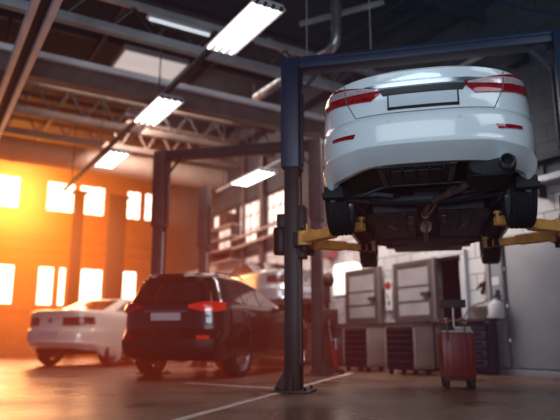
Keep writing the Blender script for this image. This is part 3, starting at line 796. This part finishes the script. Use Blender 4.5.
q = PH(180,27,5.85)
M['tube_dim'] = mat('weak_tube',(.8,.8,.82),.4,0,.02,4,emit=(.85,.92,1),estr=.55)
t = thing('strip_light','narrow faint strip light fixed crosswise along the pale roof truss','strip light',(q.x,q.y,5.85))
MB().box((0,0,.05),(1.15,.16,.06),None,.012).build('housing','fixture',t)
MB().cyl((-.55,0,0),(.55,0,0),.035,seg=12).build('tube','tube_dim',t)
MB().box((0,.1,.03),(.9,.2,.04)).build('bracket','beam_dark',t)
t = thing('conduit','slanting dark conduit carrying the low lit fixture beside the front lift post','conduit',(X,Y,Z4+.12))
MB().cyl((0,-2.6,0),(0,2.0,0),.028,seg=10).build('pipe','beam_light',t)
pieces('hanger','beam_dark',t,lambda b,y: b.cyl((0,y,0),(0,y,ZT-Z4-.12),.01,seg=6),(-2.2,0,1.6))
# skylight panel between truss and girder
X, Y, _z = PH(150,66,6.9)
f = struct(MB().box((X,Y,6.97),(1.55,1.05,.12)).build('window_%d'%n,'fixture')); n += 1
MB().box((X,Y,6.90),(1.45,.95,.03)).build('window_pane','skylight',f)
# spiral duct + long silver pipe
pA = P(336,-40,9.4); pB = P(336,38,9.4); pC = P(327,52,9.6); pD = P(312,61,10.0); pE = P(256,98,12.0)
t = thing('spiral_pipe','silver spiral pipe dropping behind the lift crossbeam and bending away','pipe',(0,0,0))
MB().tube([pA, pA.lerp(pB,.5), pB, pB.lerp(pC,.6)+Vector((0,0,-.05)), pC, pD, pD.lerp(pE,.5), pE], .085, 18, smooth=6).build('pipe','duct',t)
for a_, b_ in ((pA,pB),(pD,pE)):
    dd = (b_-a_).normalized()
    pieces('seam_ring','duct',t,lambda b,i: b.cyl(a_.lerp(b_,i/8)-dd*.013, a_.lerp(b_,i/8)+dd*.013, .094, seg=20),range(8))
for i,(px,lab) in enumerate(((307,'thin drop cable left of the silver spiral pipe'),(371,'thin drop cable right of the silver spiral pipe'))):
    a = P(px,54,8.2); tag(MB().cyl((0,0,0),(0,0,ZT-a.z),.008,seg=6).build('drop_cable','beam_light',None,a),lab,'cable')
# diagonal roof braces behind the crossbeam
br = [((300,24,11),(384,2,10.2),'pale diagonal roof brace crossing behind the silver spiral pipe'),((352,48,12.0),(455,-10,10.5),'dark diagonal roof brace above the white sedan boot'),((268,40,11),(330,84,13.0),'pale diagonal roof brace behind the top of the front post')]
for a, c_, lab in br:
    a, c_ = P(*a), P(*c_); tag(MB().bar((0,0,0),c_-a,.07,.09,0,.006).build('roof_brace','beam_light' if 'pale' in lab else 'beam_dark',None,a),lab,'brace')
# things on the upper right wall
u0, u1 = U_at(466,None,63), U_at(514,None,44)
za = PW(490,54).z
t = thing('electrical_conduit','grey conduit with a dark box on the brick wall above the white sedan','conduit',(XR-.06,(u0+u1)/2,za))
MB().cyl((0,-(u0-u1)/2-.1,0),(0,(u0-u1)/2+.5,0),.05,seg=12).build('pipe','beam_light',t)
MB().box((-.05,(u1-u0)/2-.12,-.24),(.2,.34,.55),None,.02).build('junction_box','black',t)
pts = [P(486,-6,8.5),P(505,4,8.4),P(530,11,8.2),P(560,14,8.0),P(590,12,7.8)]
tag(MB().tube([p-pts[0] for p in pts],.03,10,smooth=5).build('sagging_hose','lift_blue',None,pts[0]),'dark blue hose sagging in front of the brick wall at the top','hose')
t = thing('cable_tray','grey cable tray on brackets along the brick wall beside the right lift post','cable tray',(XR-.15,PW(545,185).y,PW(545,185).z))
MB().box((0,0,0),(.28,2.6,.03)).box((-.14,0,.04),(.015,2.6,.09)).build('tray','beam_light',t)
MB().box((.05,0,.42),(.14,2.6,.10),None,.01).build('upper_rail','beam_dark',t)
pieces('bracket','beam_dark',t,lambda b,y: b.box((.05,y,-.12),(.2,.04,.22)).box((.12,y,.2),(.03,.05,.45)),(-1.1,0,1.1))
# pilaster pipes and pale rails on the far part of the right wall
for i,(px,r,lab) in enumerate(((262,.09,'thick dark riser pipe on the far brick wall'),(243,.05,'thin dark riser pipe on the far brick wall'))):
    U = U_at(px,XR-.12,235); tag(MB().cyl((0,0,0),(0,0,6.4),r,seg=14).build('riser_pipe','brown_steel',None,(XR-.12,U,0)),lab,'pipe')
qa, qb = PW(214,232,XR-.2), PW(236,224,XR-.2)
zlo = PW(225,262,XR-.2).z
t = thing('board_shelf','pale shelf of slanting boards high on the far brick wall','wall shelf',(XR-.02,(qa.y+qb.y)/2,zlo))
hs = qb.z-zlo; wsf = qa.y-qb.y
for z in (0,hs*.33,hs*.66,hs): MB().box((-.18,0,z),(.36,wsf,.05),None,.005).build('board','cab_body',t)
for y in (-wsf/2+.03,wsf/2-.03): MB().box((-.18,y,hs/2),(.34,.05,hs+.04)).build('upright','brown_steel',t)
tag(MB().box((0,0,.20),(.30,.62,.40),None,.02).box((-.152,0,.2),(.01,.3,.12)).build('storage_box','brown',None,(XR-.22,(qa.y+qb.y)/2-.2,qb.z+.026)),'brown box standing on top of the pale wall shelf','box')
qa, qb = PW(233,249,XR-.3), PW(283,231,XR-.3)
t = thing('slanting_rail','pale double rail slanting along the far brick wall behind the dark SUV','wall rail',qa)
for dz in (0,.28): MB().bar((0,0,dz),(0,qb.y-qa.y,dz+qb.z-qa.z),.08,.07,0,.01).build('rail','cab_body',t)
pieces('bracket','brown_steel',t,lambda b,k: b.box((.15,(qb.y-qa.y)*k,(qb.z-qa.z)*k+.14),(.28,.05,.42)),(.1,.5,.9))

# ================================================================== RIGHT WALL, GROUND LEVEL
# big grey steel door at the right
ud0, ud1 = 5.6, U_at(490, XR-.1, 320)
zd = PW(505,243,XR-.1).z
t = struct(MB().box((XR-.06,(ud0+ud1)/2,zd+.06),(.16,ud1-ud0,.12),None,.01).box((XR-.06,ud1-.04,zd/2),(.16,.08,zd),None,.01).box((XR-.06,ud0+.04,zd/2),(.16,.08,zd),None,.01).box((XR-.06,(ud0+ud1)/2,.05),(.16,ud1-ud0,.1),None,.01).build('door_1','grey_door'))
ul = U_at(505.5, XR-.1, 310)
MB().box((XR-.06,(ud0+ul)/2-.0,zd/2+.05),(.09,ul-ud0-.17,zd-.14),None,.012).build('door_panel','grey_door',t)
MB().box((XR-.06,(ul+ud1)/2-.04,zd/2+.05),(.10,ud1-ul-.10,zd-.14),None,.012).build('lock_panel','grey_door',t)
uh = U_at(498, XR-.12, 298)
zh = PW(498,298).z
MB().box((XR-.125,uh,zh),(.03,.07,.26),None,.01).bar((XR-.18,uh+.03,zh+.03),(XR-.18,uh-.12,zh+.02),.022,.022).cyl((XR-.19,uh,zh+.03),(XR-.12,uh,zh+.03),.016).box((XR-.15,uh,zh-.08),(.05,.05,.07),None,.012).build('door_handle','black',t)
MB().box((XR-.116,uh+.03,zh+.28),(.006,.16,.15)).build('notice_plate','paper',t)
pieces('hinge','steel',t,lambda b,z: b.cyl((XR-.12,ul-.06,z-.03),(XR-.12,ul-.06,z+.03),.02,seg=10),(1.75,1.13,.56))
# doorway with frame and its open glazed leaf
t = struct(MB().box((XR-.02,u_d1+.05,1.06),(.14,.10,2.12),None,.008).box((XR-.02,u_d0-.05,1.06),(.14,.10,2.12),None,.008).box((XR-.02,(u_d0+u_d1)/2,2.17),(.14,u_d1-u_d0+.2,.10),None,.008).build('door_2','white_frame'))
uj = U_at(461.5,None,300); MB().box((XR+.1,uj,1.06),(.12,.09,2.12),None,.006).build('door_post','white_frame',t)
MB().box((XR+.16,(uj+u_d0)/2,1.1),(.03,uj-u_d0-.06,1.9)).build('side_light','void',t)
ua, ub = U_at(436,XR-.16), U_at(396,XR-.16)
def glazed_leaf(n, ua, ub, label):
    b = MB(); c = (ua+ub)/2; w = ub-ua; x = XR-.16
    for e in (ua+.06,ub-.06): b.box((x,e,1.07),(.06,.12,2.10),None,.006)
    for z, h in ((2.06,.12),(.98,.14),(.15,.26)): b.box((x,c,z),(.06,w-.24,h),None,.006)
    b.box((x,c,.55),(.04,w-.24,.72))
    t = struct(b.build('door_%d'%n,'door_brown'))
    MB().box((x,c,1.52),(.02,w-.24,.98)).build('glazing','frost',t)
    for z in (1.32,1.62): MB().box((x-.015,c,z),(.02,w-.24,.025)).build('glazing_bar','door_brown',t)
    MB().box((x-.06,ua+.18,1.45),(.05,.22,.07),None,.01).build('door_handle','bench_dark',t)
    MB().box((x,ua-.05,1.07),(.10,.06,2.12),None,.008).build('door_edge','grey_metal',t)
    return t
glazed_leaf(3, ua, ub, '')
uc, ud_ = U_at(380,XR-.16), U_at(347,XR-.16)
glazed_leaf(4, uc, ud_, '')
# poster board with red top between the two leaves
ue = U_at(389,XR-.15,296); zz = PW(389,296).z
t = thing('notice_board','narrow white notice board with a red disc, between the two glazed doors','notice board',(XR-.10,ue,zz))
MB().box((-.04,0,0),(.05,.20,.64),None,.01).build('panel','paper',t)
MB().cyl((-.075,0,.20),(-.06,0,.20),.085,seg=24).build('disc','red',t)
MB().box((-.07,.02,-.02),(.008,.03,.10)).box((-.07,-.01,-.16),(.008,.05,.10)).build('print_block','black',t)
MB().box((-.05,.16,-.02),(.05,.07,.34),None,.01).build('side_slot','black',t)
ue = U_at(330,XR-.1,251); zz = PW(330,251).z
t = thing('small_cabinet','pinkish red wall box high behind the left lift arm','wall box',(XR-.13,ue,zz))
MB().box((0,0,0),(.24,.42,.40),None,.015).build('case','pinkred',t); MB().box((-.125,0,0),(.012,.30,.30),None,.004).build('door','grey_metal',t)
MB().box((-.14,-.1,0),(.02,.03,.08)).build('handle','steel',t)
# bright patch of white wall, given its own glow to look lit
ua_, ub_ = U_at(362,XR-.06,280), U_at(334,XR-.06,280)
zt_, zb_ = PW(348,267).z, PW(348,290).z
M['patch_glow'] = mat('patch_glow_white',(.8,.78,.74),.5,0,.05,2,emit=(1,.93,.85),estr=.9)
t = thing('lit_wall_patch','bright white wall patch with rounded upper corner and painted-in glow, behind the rear lift post','wall patch',(XR-.05,(ua_+ub_)/2,(zt_+zb_)/2))
w2, h2 = (ub_-ua_)/2, (zt_-zb_)/2+.1
pl = [(w2,-h2),(w2,h2*.75),(w2*.85,h2)]+[(-w2+.30-.30*math.sin(a),h2-.30+.30*math.cos(a)) for a in [i*PI/2/6 for i in range(7)]]+[(-w2,-h2)]
MB().prism(pl,-.03,.03,plane='yz').build('patch_face','patch_glow',t)
MB().prism([(y*1.05,z*1.06) for y,z in pl],.02,.045,plane='yz').build('frame','grey_metal',t)
# tool cabinets on castors
def tool_cabinet(label, U, V=7.15, Hc=.84, W=.76, D=.42):
    t = thing('tool_cabinet', label, 'tool cabinet', (V, U, 0), 0, 'rolling tool cabinets')
    b = MB().box((D/2+.01,W/2,.10+.03),(D,W,.06),None,.008).box((D/2+.01,W/2,Hc-.03),(D,W,.06),None,.008)
    for y in (.025,W-.025): b.box((D/2+.01,y,Hc/2+.05),(D,.05,Hc-.12),None,.006)
    b.box((D-.01,W/2,Hc/2+.05),(.03,W-.08,Hc-.16))
    b.build('case','cab_body',t)
    MB().box((D/2+.005,W/2,Hc+.012),(D+.04,W+.03,.028),None,.008).build('worktop','bench_dark',t)
    n_ = 6; hs = [.10,.10,.10,.10,.13,.16]; z = Hc-.075
    for h in hs:
        d = MB().box((.02,W/2,z-h/2),(.04,W-.108,h-.006),None,.006).build('drawer','drawer_blue',t)
        MB().box((-.008,W/2,z-.022),(.018,W-.22,.014),None,.004).build('handle','bench_dark',d)
        z -= h
    for x in (.07,D-.06):
        for y in (.08,W-.08): MB().cyl((x,y-.018,.045),(x,y+.018,.045),.045,seg=18).box((x,y,.085),(.05,.06,.02)).build('castor','black',t)
    return t
tc1 = tool_cabinet('beige-framed tool cabinet of navy drawers, beside the rear lift post', U_at(368,7.15,350))
tc2 = copy_tree(tc1); tc2.location = (7.15,U_at(415,7.15,350),0); tc2['label'] = 'beige-framed tool cabinet of navy drawers, next to the dark doorway'
# workbenches behind
def bench(label, y0, y1, x0=8.2, H=.90, drawers=False, m='bench_dark'):
    t = thing('workbench', label, 'workbench', (x0,(y0+y1)/2,0)); w = y1-y0; D = XR-.24-x0
    MB().box((D/2-.02,0,H),(D+.06,w+.04,.05),None,.008).build('worktop','bench_dark',t)
    MB().box((D/2+.02,0,H/2),(D-.06,w-.02,H-.1),None,.008).box((D/2+.05,0,.04),(D-.14,w-.1,.08)).build('case',m,t)
    if drawers:
        for k_ in range(5):
            dd = MB().box((.02,0,.80-k_*.155),(.04,w-.10,.135),None,.008).build('drawer',m,t)
            MB().box((-.012,0,.845-k_*.155),(.02,w-.3,.018),None,.004).build('handle','lift_blue',dd)
    else:
        for q in (-.25,.25):
            dd = MB().box((.02,q*w,.45),(.04,w*.46,.72),None,.008).build('door',m,t)
            MB().box((-.01,q*w*.35,.55),(.02,.02,.12)).build('handle','steel',dd)
    return t
bench('navy workbench of wide drawers beside the grey steel door', U_at(489,8.2)+.03, U_at(463,8.2)-.03, drawers=True, m='bench_navy')
bench('dark workbench behind the red service cart', U_at(463,8.2)+.03, U_at(434,8.2), m='bench_dark')
bench('dark workbench between the two tool cabinets', U_at(415,7.15,350)+.8, U_at(368,7.15,350)+.1, m='bench_navy')
bench('dark workbench by the rear lift post', 10.5, 11.9, m='bench_dark')
# things on the bench near the doorway
ub0 = U_at(479,8.35)
t = thing('wire_basket','beige ribbed basket on the navy workbench','basket',(8.38,ub0,.926))
b = MB().lathe([(.10,0),(.115,0),(.15,.19),(.16,.20),(.15,.205),(.10,.01)],(0,0,0),'z',24)
for k_ in range(16): a = 2*PI*k_/16; b.bar((.118*math.cos(a),.118*math.sin(a),.01),(.153*math.cos(a),.153*math.sin(a),.19),.012,.012)
b.build('bowl','beige',t)
ub1 = U_at(486.5,8.40)-.19
t = thing('canister','white rounded canister on the navy workbench beside the basket','canister',(8.43,ub1-.02,.926))
MB().lathe([(0,0),(.12,0),(.13,.02),(.13,.22),(.10,.27),(.05,.29),(.05,.33),(0,.33)],(0,0,0),'z',24).build('vessel','paper',t)
MB().cyl((0,0,.33),(0,0,.36),.055,seg=18).build('cap','grey_metal',t)
# wall tools: red spray gun on a hook with coiled black hose
uq = U_at(485,XR-.1,285); zq = PW(485,285).z
t = thing('air_gun','red and black air gun hanging on the white wall beside the grey door','air gun',(XR-.08,uq,zq))
MB().bar((0,-.02,.05),(0,-.07,.32),.06,.07,0,.012).build('grip','red',t)
MB().bar((0,.13,-.02),(0,-.08,.05),.06,.08,0,.015).bar((0,.02,0),(0,.10,-.16),.04,.05,0,.01).cyl((0,.13,-.02),(0,.20,-.06),.016).build('nozzle','black',t)
t = thing('air_hose','thin black hose looped from the wall down to the navy workbench','hose',(XR-.06,uq,zq))
MB().tube([(0,-.06,-.16),(-.01,.05,-.30),(-.02,.26,-.34),(-.04,.42,-.44),(-.10,.50,-.60)],.012,8,smooth=5).build('hose','black',t)
MB().box((0,-.08,-.22),(.06,.10,.16),None,.02).box((0,-.10,-.42),(.05,.08,.12),None,.015).build('regulator','black',t)
# ---------------- red service cart
X, Y = GP(459,388.5); X += .1; Y += .1
rzc = HEAD(8)
t = thing('service_cart','red service cart on castors with a chrome handle and a black tray on a pole','service cart',(X,Y,0),rzc)
wc, dc, h0, h1 = .385, .42, .13, .70
b = MB().box((0,0,(h0+h1)/2),(wc,dc,h1-h0),None,.022)
for k_ in range(5): b.box((-.14+.07*k_,-dc/2-.002,.43),(.012,.012,.46),None,.004)
b.build('cabinet','cart_red',t)
MB().box((0,0,h1+.012),(wc-.02,dc-.02,.03),None,.012).box((.07,-.02,h1+.05),(.2,.28,.05),None,.015).build('lid','cart_lid',t)
MB().box((-.10,-.04,h1+.05),(.12,.2,.06),None,.02).build('tool_tray','black',t)
for sx in (-1,1):
    MB().tube([(sx*.10-.02,-dc/2-.012,.60),(sx*.10-.02,-dc/2-.02,.72),(sx*.10-.02,-dc/2+.02,.86),(sx*.10+.0,-.02,.885),(sx*.10-.02,.12,.86),(sx*.10-.02,.16,.71)],.010,8,smooth=5).build('handle','chrome',t)
MB().tube([(-.19,-.10,.69),(-.20,-.10,.84),(-.17,-.02,.87),(-.13,.05,.82),(-.12,.06,.71)],.009,8,smooth=5).build('side_hook','chrome',t)
MB().cyl((.0,.10,.70),(.0,.10,1.04),.016,seg=12).build('pole','steel',t)
MB().box((.0,.10,1.035),(.30,.16,.012),None,.003).box((0,.025,1.08),(.30,.012,.10),None,.003).box((0,.175,1.08),(.30,.012,.10),None,.003).box((-.145,.10,1.08),(.012,.16,.10),None,.003).box((.145,.10,1.08),(.012,.16,.10),None,.003).build('pole_tray','bench_dark',t)
t.scale = (1,1,.945)
MB().box((0,0,.115),(wc-.02,dc-.02,.03),None,.006).build('chassis','black',t)
for sx in (-1,1):
    for sy in (-1,1):
        cst = MB().cyl((sx*.15-.02,sy*.16,.05),(sx*.15+.02,sy*.16,.05),.05,seg=20).build('castor','rubber',t)
        MB().box((sx*.15,sy*.16,.095),(.06,.06,.02),None,.004).box((sx*.15-.028,sy*.16,.07),(.006,.03,.06)).box((sx*.15+.028,sy*.16,.07),(.006,.03,.06)).build('fork','black',cst)
# ---------------- machine and jack behind the rear post
X, Y = RM((328-280)/F*11.5/1.03, 11.5)
t = thing('wheel_balancer','dark brown workshop machine on a pedestal just right of the rear lift post','machine',(X,Y,0),-.5)
MB().box((0,0,.03),(.5,.4,.06),None,.01).box((0,.03,.45),(.26,.24,.80),None,.02).build('pedestal','brown',t)
MB().box((0,0,.98),(.36,.36,.30),None,.03).build('housing','brown',t)
MB().cyl((0,0,1.1),(0,0,1.5),.04).box((-.02,0,1.42),(.16,.16,.34),None,.03).sphere((.02,-.02,1.68),.12,(1,1,1.2)).build('hood','brown',t)
X, Y = RM((336-280)/F*10.7/1.03, 10.7)
t = thing('transmission_jack','small red hydraulic jack on a black foot beside the left tool cabinet','jack',(X,Y,0),-.4)
b = MB().box((0,0,.05),(.22,.30,.04),None,.01)
for a in (-1,1):
    for q in (-1,1): b.cyl((a*.09-.015,q*.12,.03),(a*.09+.015,q*.12,.03),.03,seg=14)
b.build('foot','black',t)
MB().cyl((0,0,.06),(0,0,.42),.05,seg=18).bar((-.03,-.10,.10),(-.06,.05,.55),.05,.04,0,.008).build('cylinder','red',t)
MB().cyl((0,0,.42),(0,0,.56),.025,seg=14).cyl((0,0,.56),(0,0,.59),.06,seg=18).build('ram','steel',t)
MB().tube([(-.06,.05,.54),(-.08,.10,.75),(-.08,.13,.92)],.012,8).build('handle','steel',t)
# floor markings
def strip(p, q, w, name):
    p, q = Vector(p), Vector(q); d = (q-p).normalized(); s = Vector((-d.y,d.x))*w/2
    return struct(MB().loft([[Vector((*v,.001)) for v in (p+s,p-s,q-s,q+s)],[Vector((*v,.004)) for v in (p+s,p-s,q-s,q+s)]]).build(name,'line'))
strip(GP(150,428),GP(352,373),.09,'trim_4')
strip(GP(185,383),GP(283,389),.09,'trim_5')

# ================================================================== LIGHT
def area(name, loc, target, size, power, col, sy=None):
    l = bpy.data.lights.new(name,'AREA'); l.energy = power; l.color = col; l.size = size
    if sy: l.shape = 'RECTANGLE'; l.size_y = sy
    o = bpy.data.objects.new(name, l); COL.objects.link(o); o.location = loc
    o.rotation_euler = (Vector(target)-Vector(loc)).to_track_quat('-Z','Y').to_euler(); return o
cx2, cy2 = RM(1.2,4.5)
a = Vector((*RM(-1.2,-1.5),4.6)); area('bay_light', a, (cx2,cy2,2.3), 5.5, 112, (.90,.95,1), 3.2)
a = Vector((*RM(4.2,1.2),4.9)); area('bay_light', a, (cx2,cy2,2.2), 3.0, 50, (.85,.94,1), 2.0)
# added soft fill brightening the bench area and right wall
area('bench_fill',(6.2,8.5,4.4),(8.0,8.9,.8),2.6,150,(1,.95,.93),1.0)
wl = area('window_light',(2.8,23.2,3.2),(2.2,12,-1.5),6.0,100,(1,.48,.20),2.6); wl.data.spread = math.radians(95)
a = Vector((*RM(-1.5,-2.5),1.6)); area('bounce_fill',a,(*RM(-2.3,7.5),7.0),4.0,260,(.66,.84,1),2.0)  # added unseen uplight imitating light bounced onto the roof steel
area('roof_fill',(4.5,12.5,6.6),(4.5,12.5,0),5,200,(1,.88,.80),5)  # added fill under the roof, lifts the far walls
area('roof_fill',(4.6,15.5,6.3),(8.7,16.5,3.2),3.5,330,(1,.84,.74),2.5)  # second added fill, aimed to brighten the far right wall
# faint cool ambient + emission painted as sun glow, red veil and blue shadow lift
w = bpy.data.worlds.new('world'); scene.world = w; w.use_nodes = True
nt = w.node_tree; N = nt.nodes; Lk = nt.links
N['Background'].inputs['Color'].default_value = (.36,.52,.78,1); N['Background'].inputs['Strength'].default_value = .16
g = N.new('ShaderNodeTexCoord')
def gauss(c, r, amp, sz=1.0):
    sc_ = N.new('ShaderNodeVectorMath'); sc_.operation = 'MULTIPLY'; Lk.new(g.outputs['Object'], sc_.inputs[0]); sc_.inputs[1].default_value = (1,1,sz)
    v = N.new('ShaderNodeVectorMath'); v.operation = 'DISTANCE'; Lk.new(sc_.outputs[0], v.inputs[0]); v.inputs[1].default_value = (c[0],c[1],c[2]*sz)
    d = N.new('ShaderNodeMath'); d.operation = 'DIVIDE'; Lk.new(v.outputs['Value'], d.inputs[0]); d.inputs[1].default_value = r
    p = N.new('ShaderNodeMath'); p.operation = 'POWER'; Lk.new(d.outputs[0], p.inputs[0]); p.inputs[1].default_value = 2
    n_ = N.new('ShaderNodeMath'); n_.operation = 'MULTIPLY'; Lk.new(p.outputs[0], n_.inputs[0]); n_.inputs[1].default_value = -1
    e = N.new('ShaderNodeMath'); e.operation = 'EXPONENT'; Lk.new(n_.outputs[0], e.inputs[0])
    m_ = N.new('ShaderNodeMath'); m_.operation = 'MULTIPLY'; Lk.new(e.outputs[0], m_.inputs[0]); m_.inputs[1].default_value = amp
    return m_.outputs[0]
def emis(col, fac):
    e = N.new('ShaderNodeEmission'); e.inputs['Color'].default_value = (*col,1); Lk.new(fac, e.inputs['Strength']); return e.outputs[0]
sunp = P(8,196,21)
es = [emis((1,.50,.10), gauss(sunp, 1.35, .85)), emis((1,.24,.02), gauss(P(18,235,19), 3.2, .235, 1.1)), emis((1,.11,.025), gauss(P(118,338,8.8), 3.3, .030, 1.4)),
      emis((.16,.50,1), gauss(P(470,60,7), 5.0, .0015))]  # blue glow painted in to tint the upper right shadows
cur = es[0]
for e in es[1:]:
    ad = N.new('ShaderNodeAddShader'); Lk.new(cur, ad.inputs[0]); Lk.new(e, ad.inputs[1]); cur = ad.outputs[0]
HAZE_GLOW = True
if HAZE_GLOW: Lk.new(cur, N['World Output'].inputs['Volume'])
w.cycles.volume_step_size = 1.0
scene.cycles.volume_max_steps = 32

# ================================================================== CAMERA
cd = bpy.data.cameras.new('camera'); co = bpy.data.objects.new('camera', cd); COL.objects.link(co)
co.location = (0,0,CAMZ); co.rotation_euler = (PI/2+PITCH,0,-YAW)
cd.sensor_width = 36; cd.lens = F/560*36; cd.clip_end = 200
cd.dof.use_dof = True; cd.dof.focus_distance = 5.2; cd.dof.aperture_fstop = .8
scene.camera = co
scene.view_settings.view_transform = 'Standard'; scene.view_settings.look = 'None'
scene.view_settings.exposure = 0.12; scene.view_settings.gamma = 0.88
scene.cycles.use_denoising = True
scene.cycles.max_bounces = 4; scene.cycles.diffuse_bounces = 2; scene.cycles.glossy_bounces = 3
scene.cycles.sample_clamp_indirect = 4
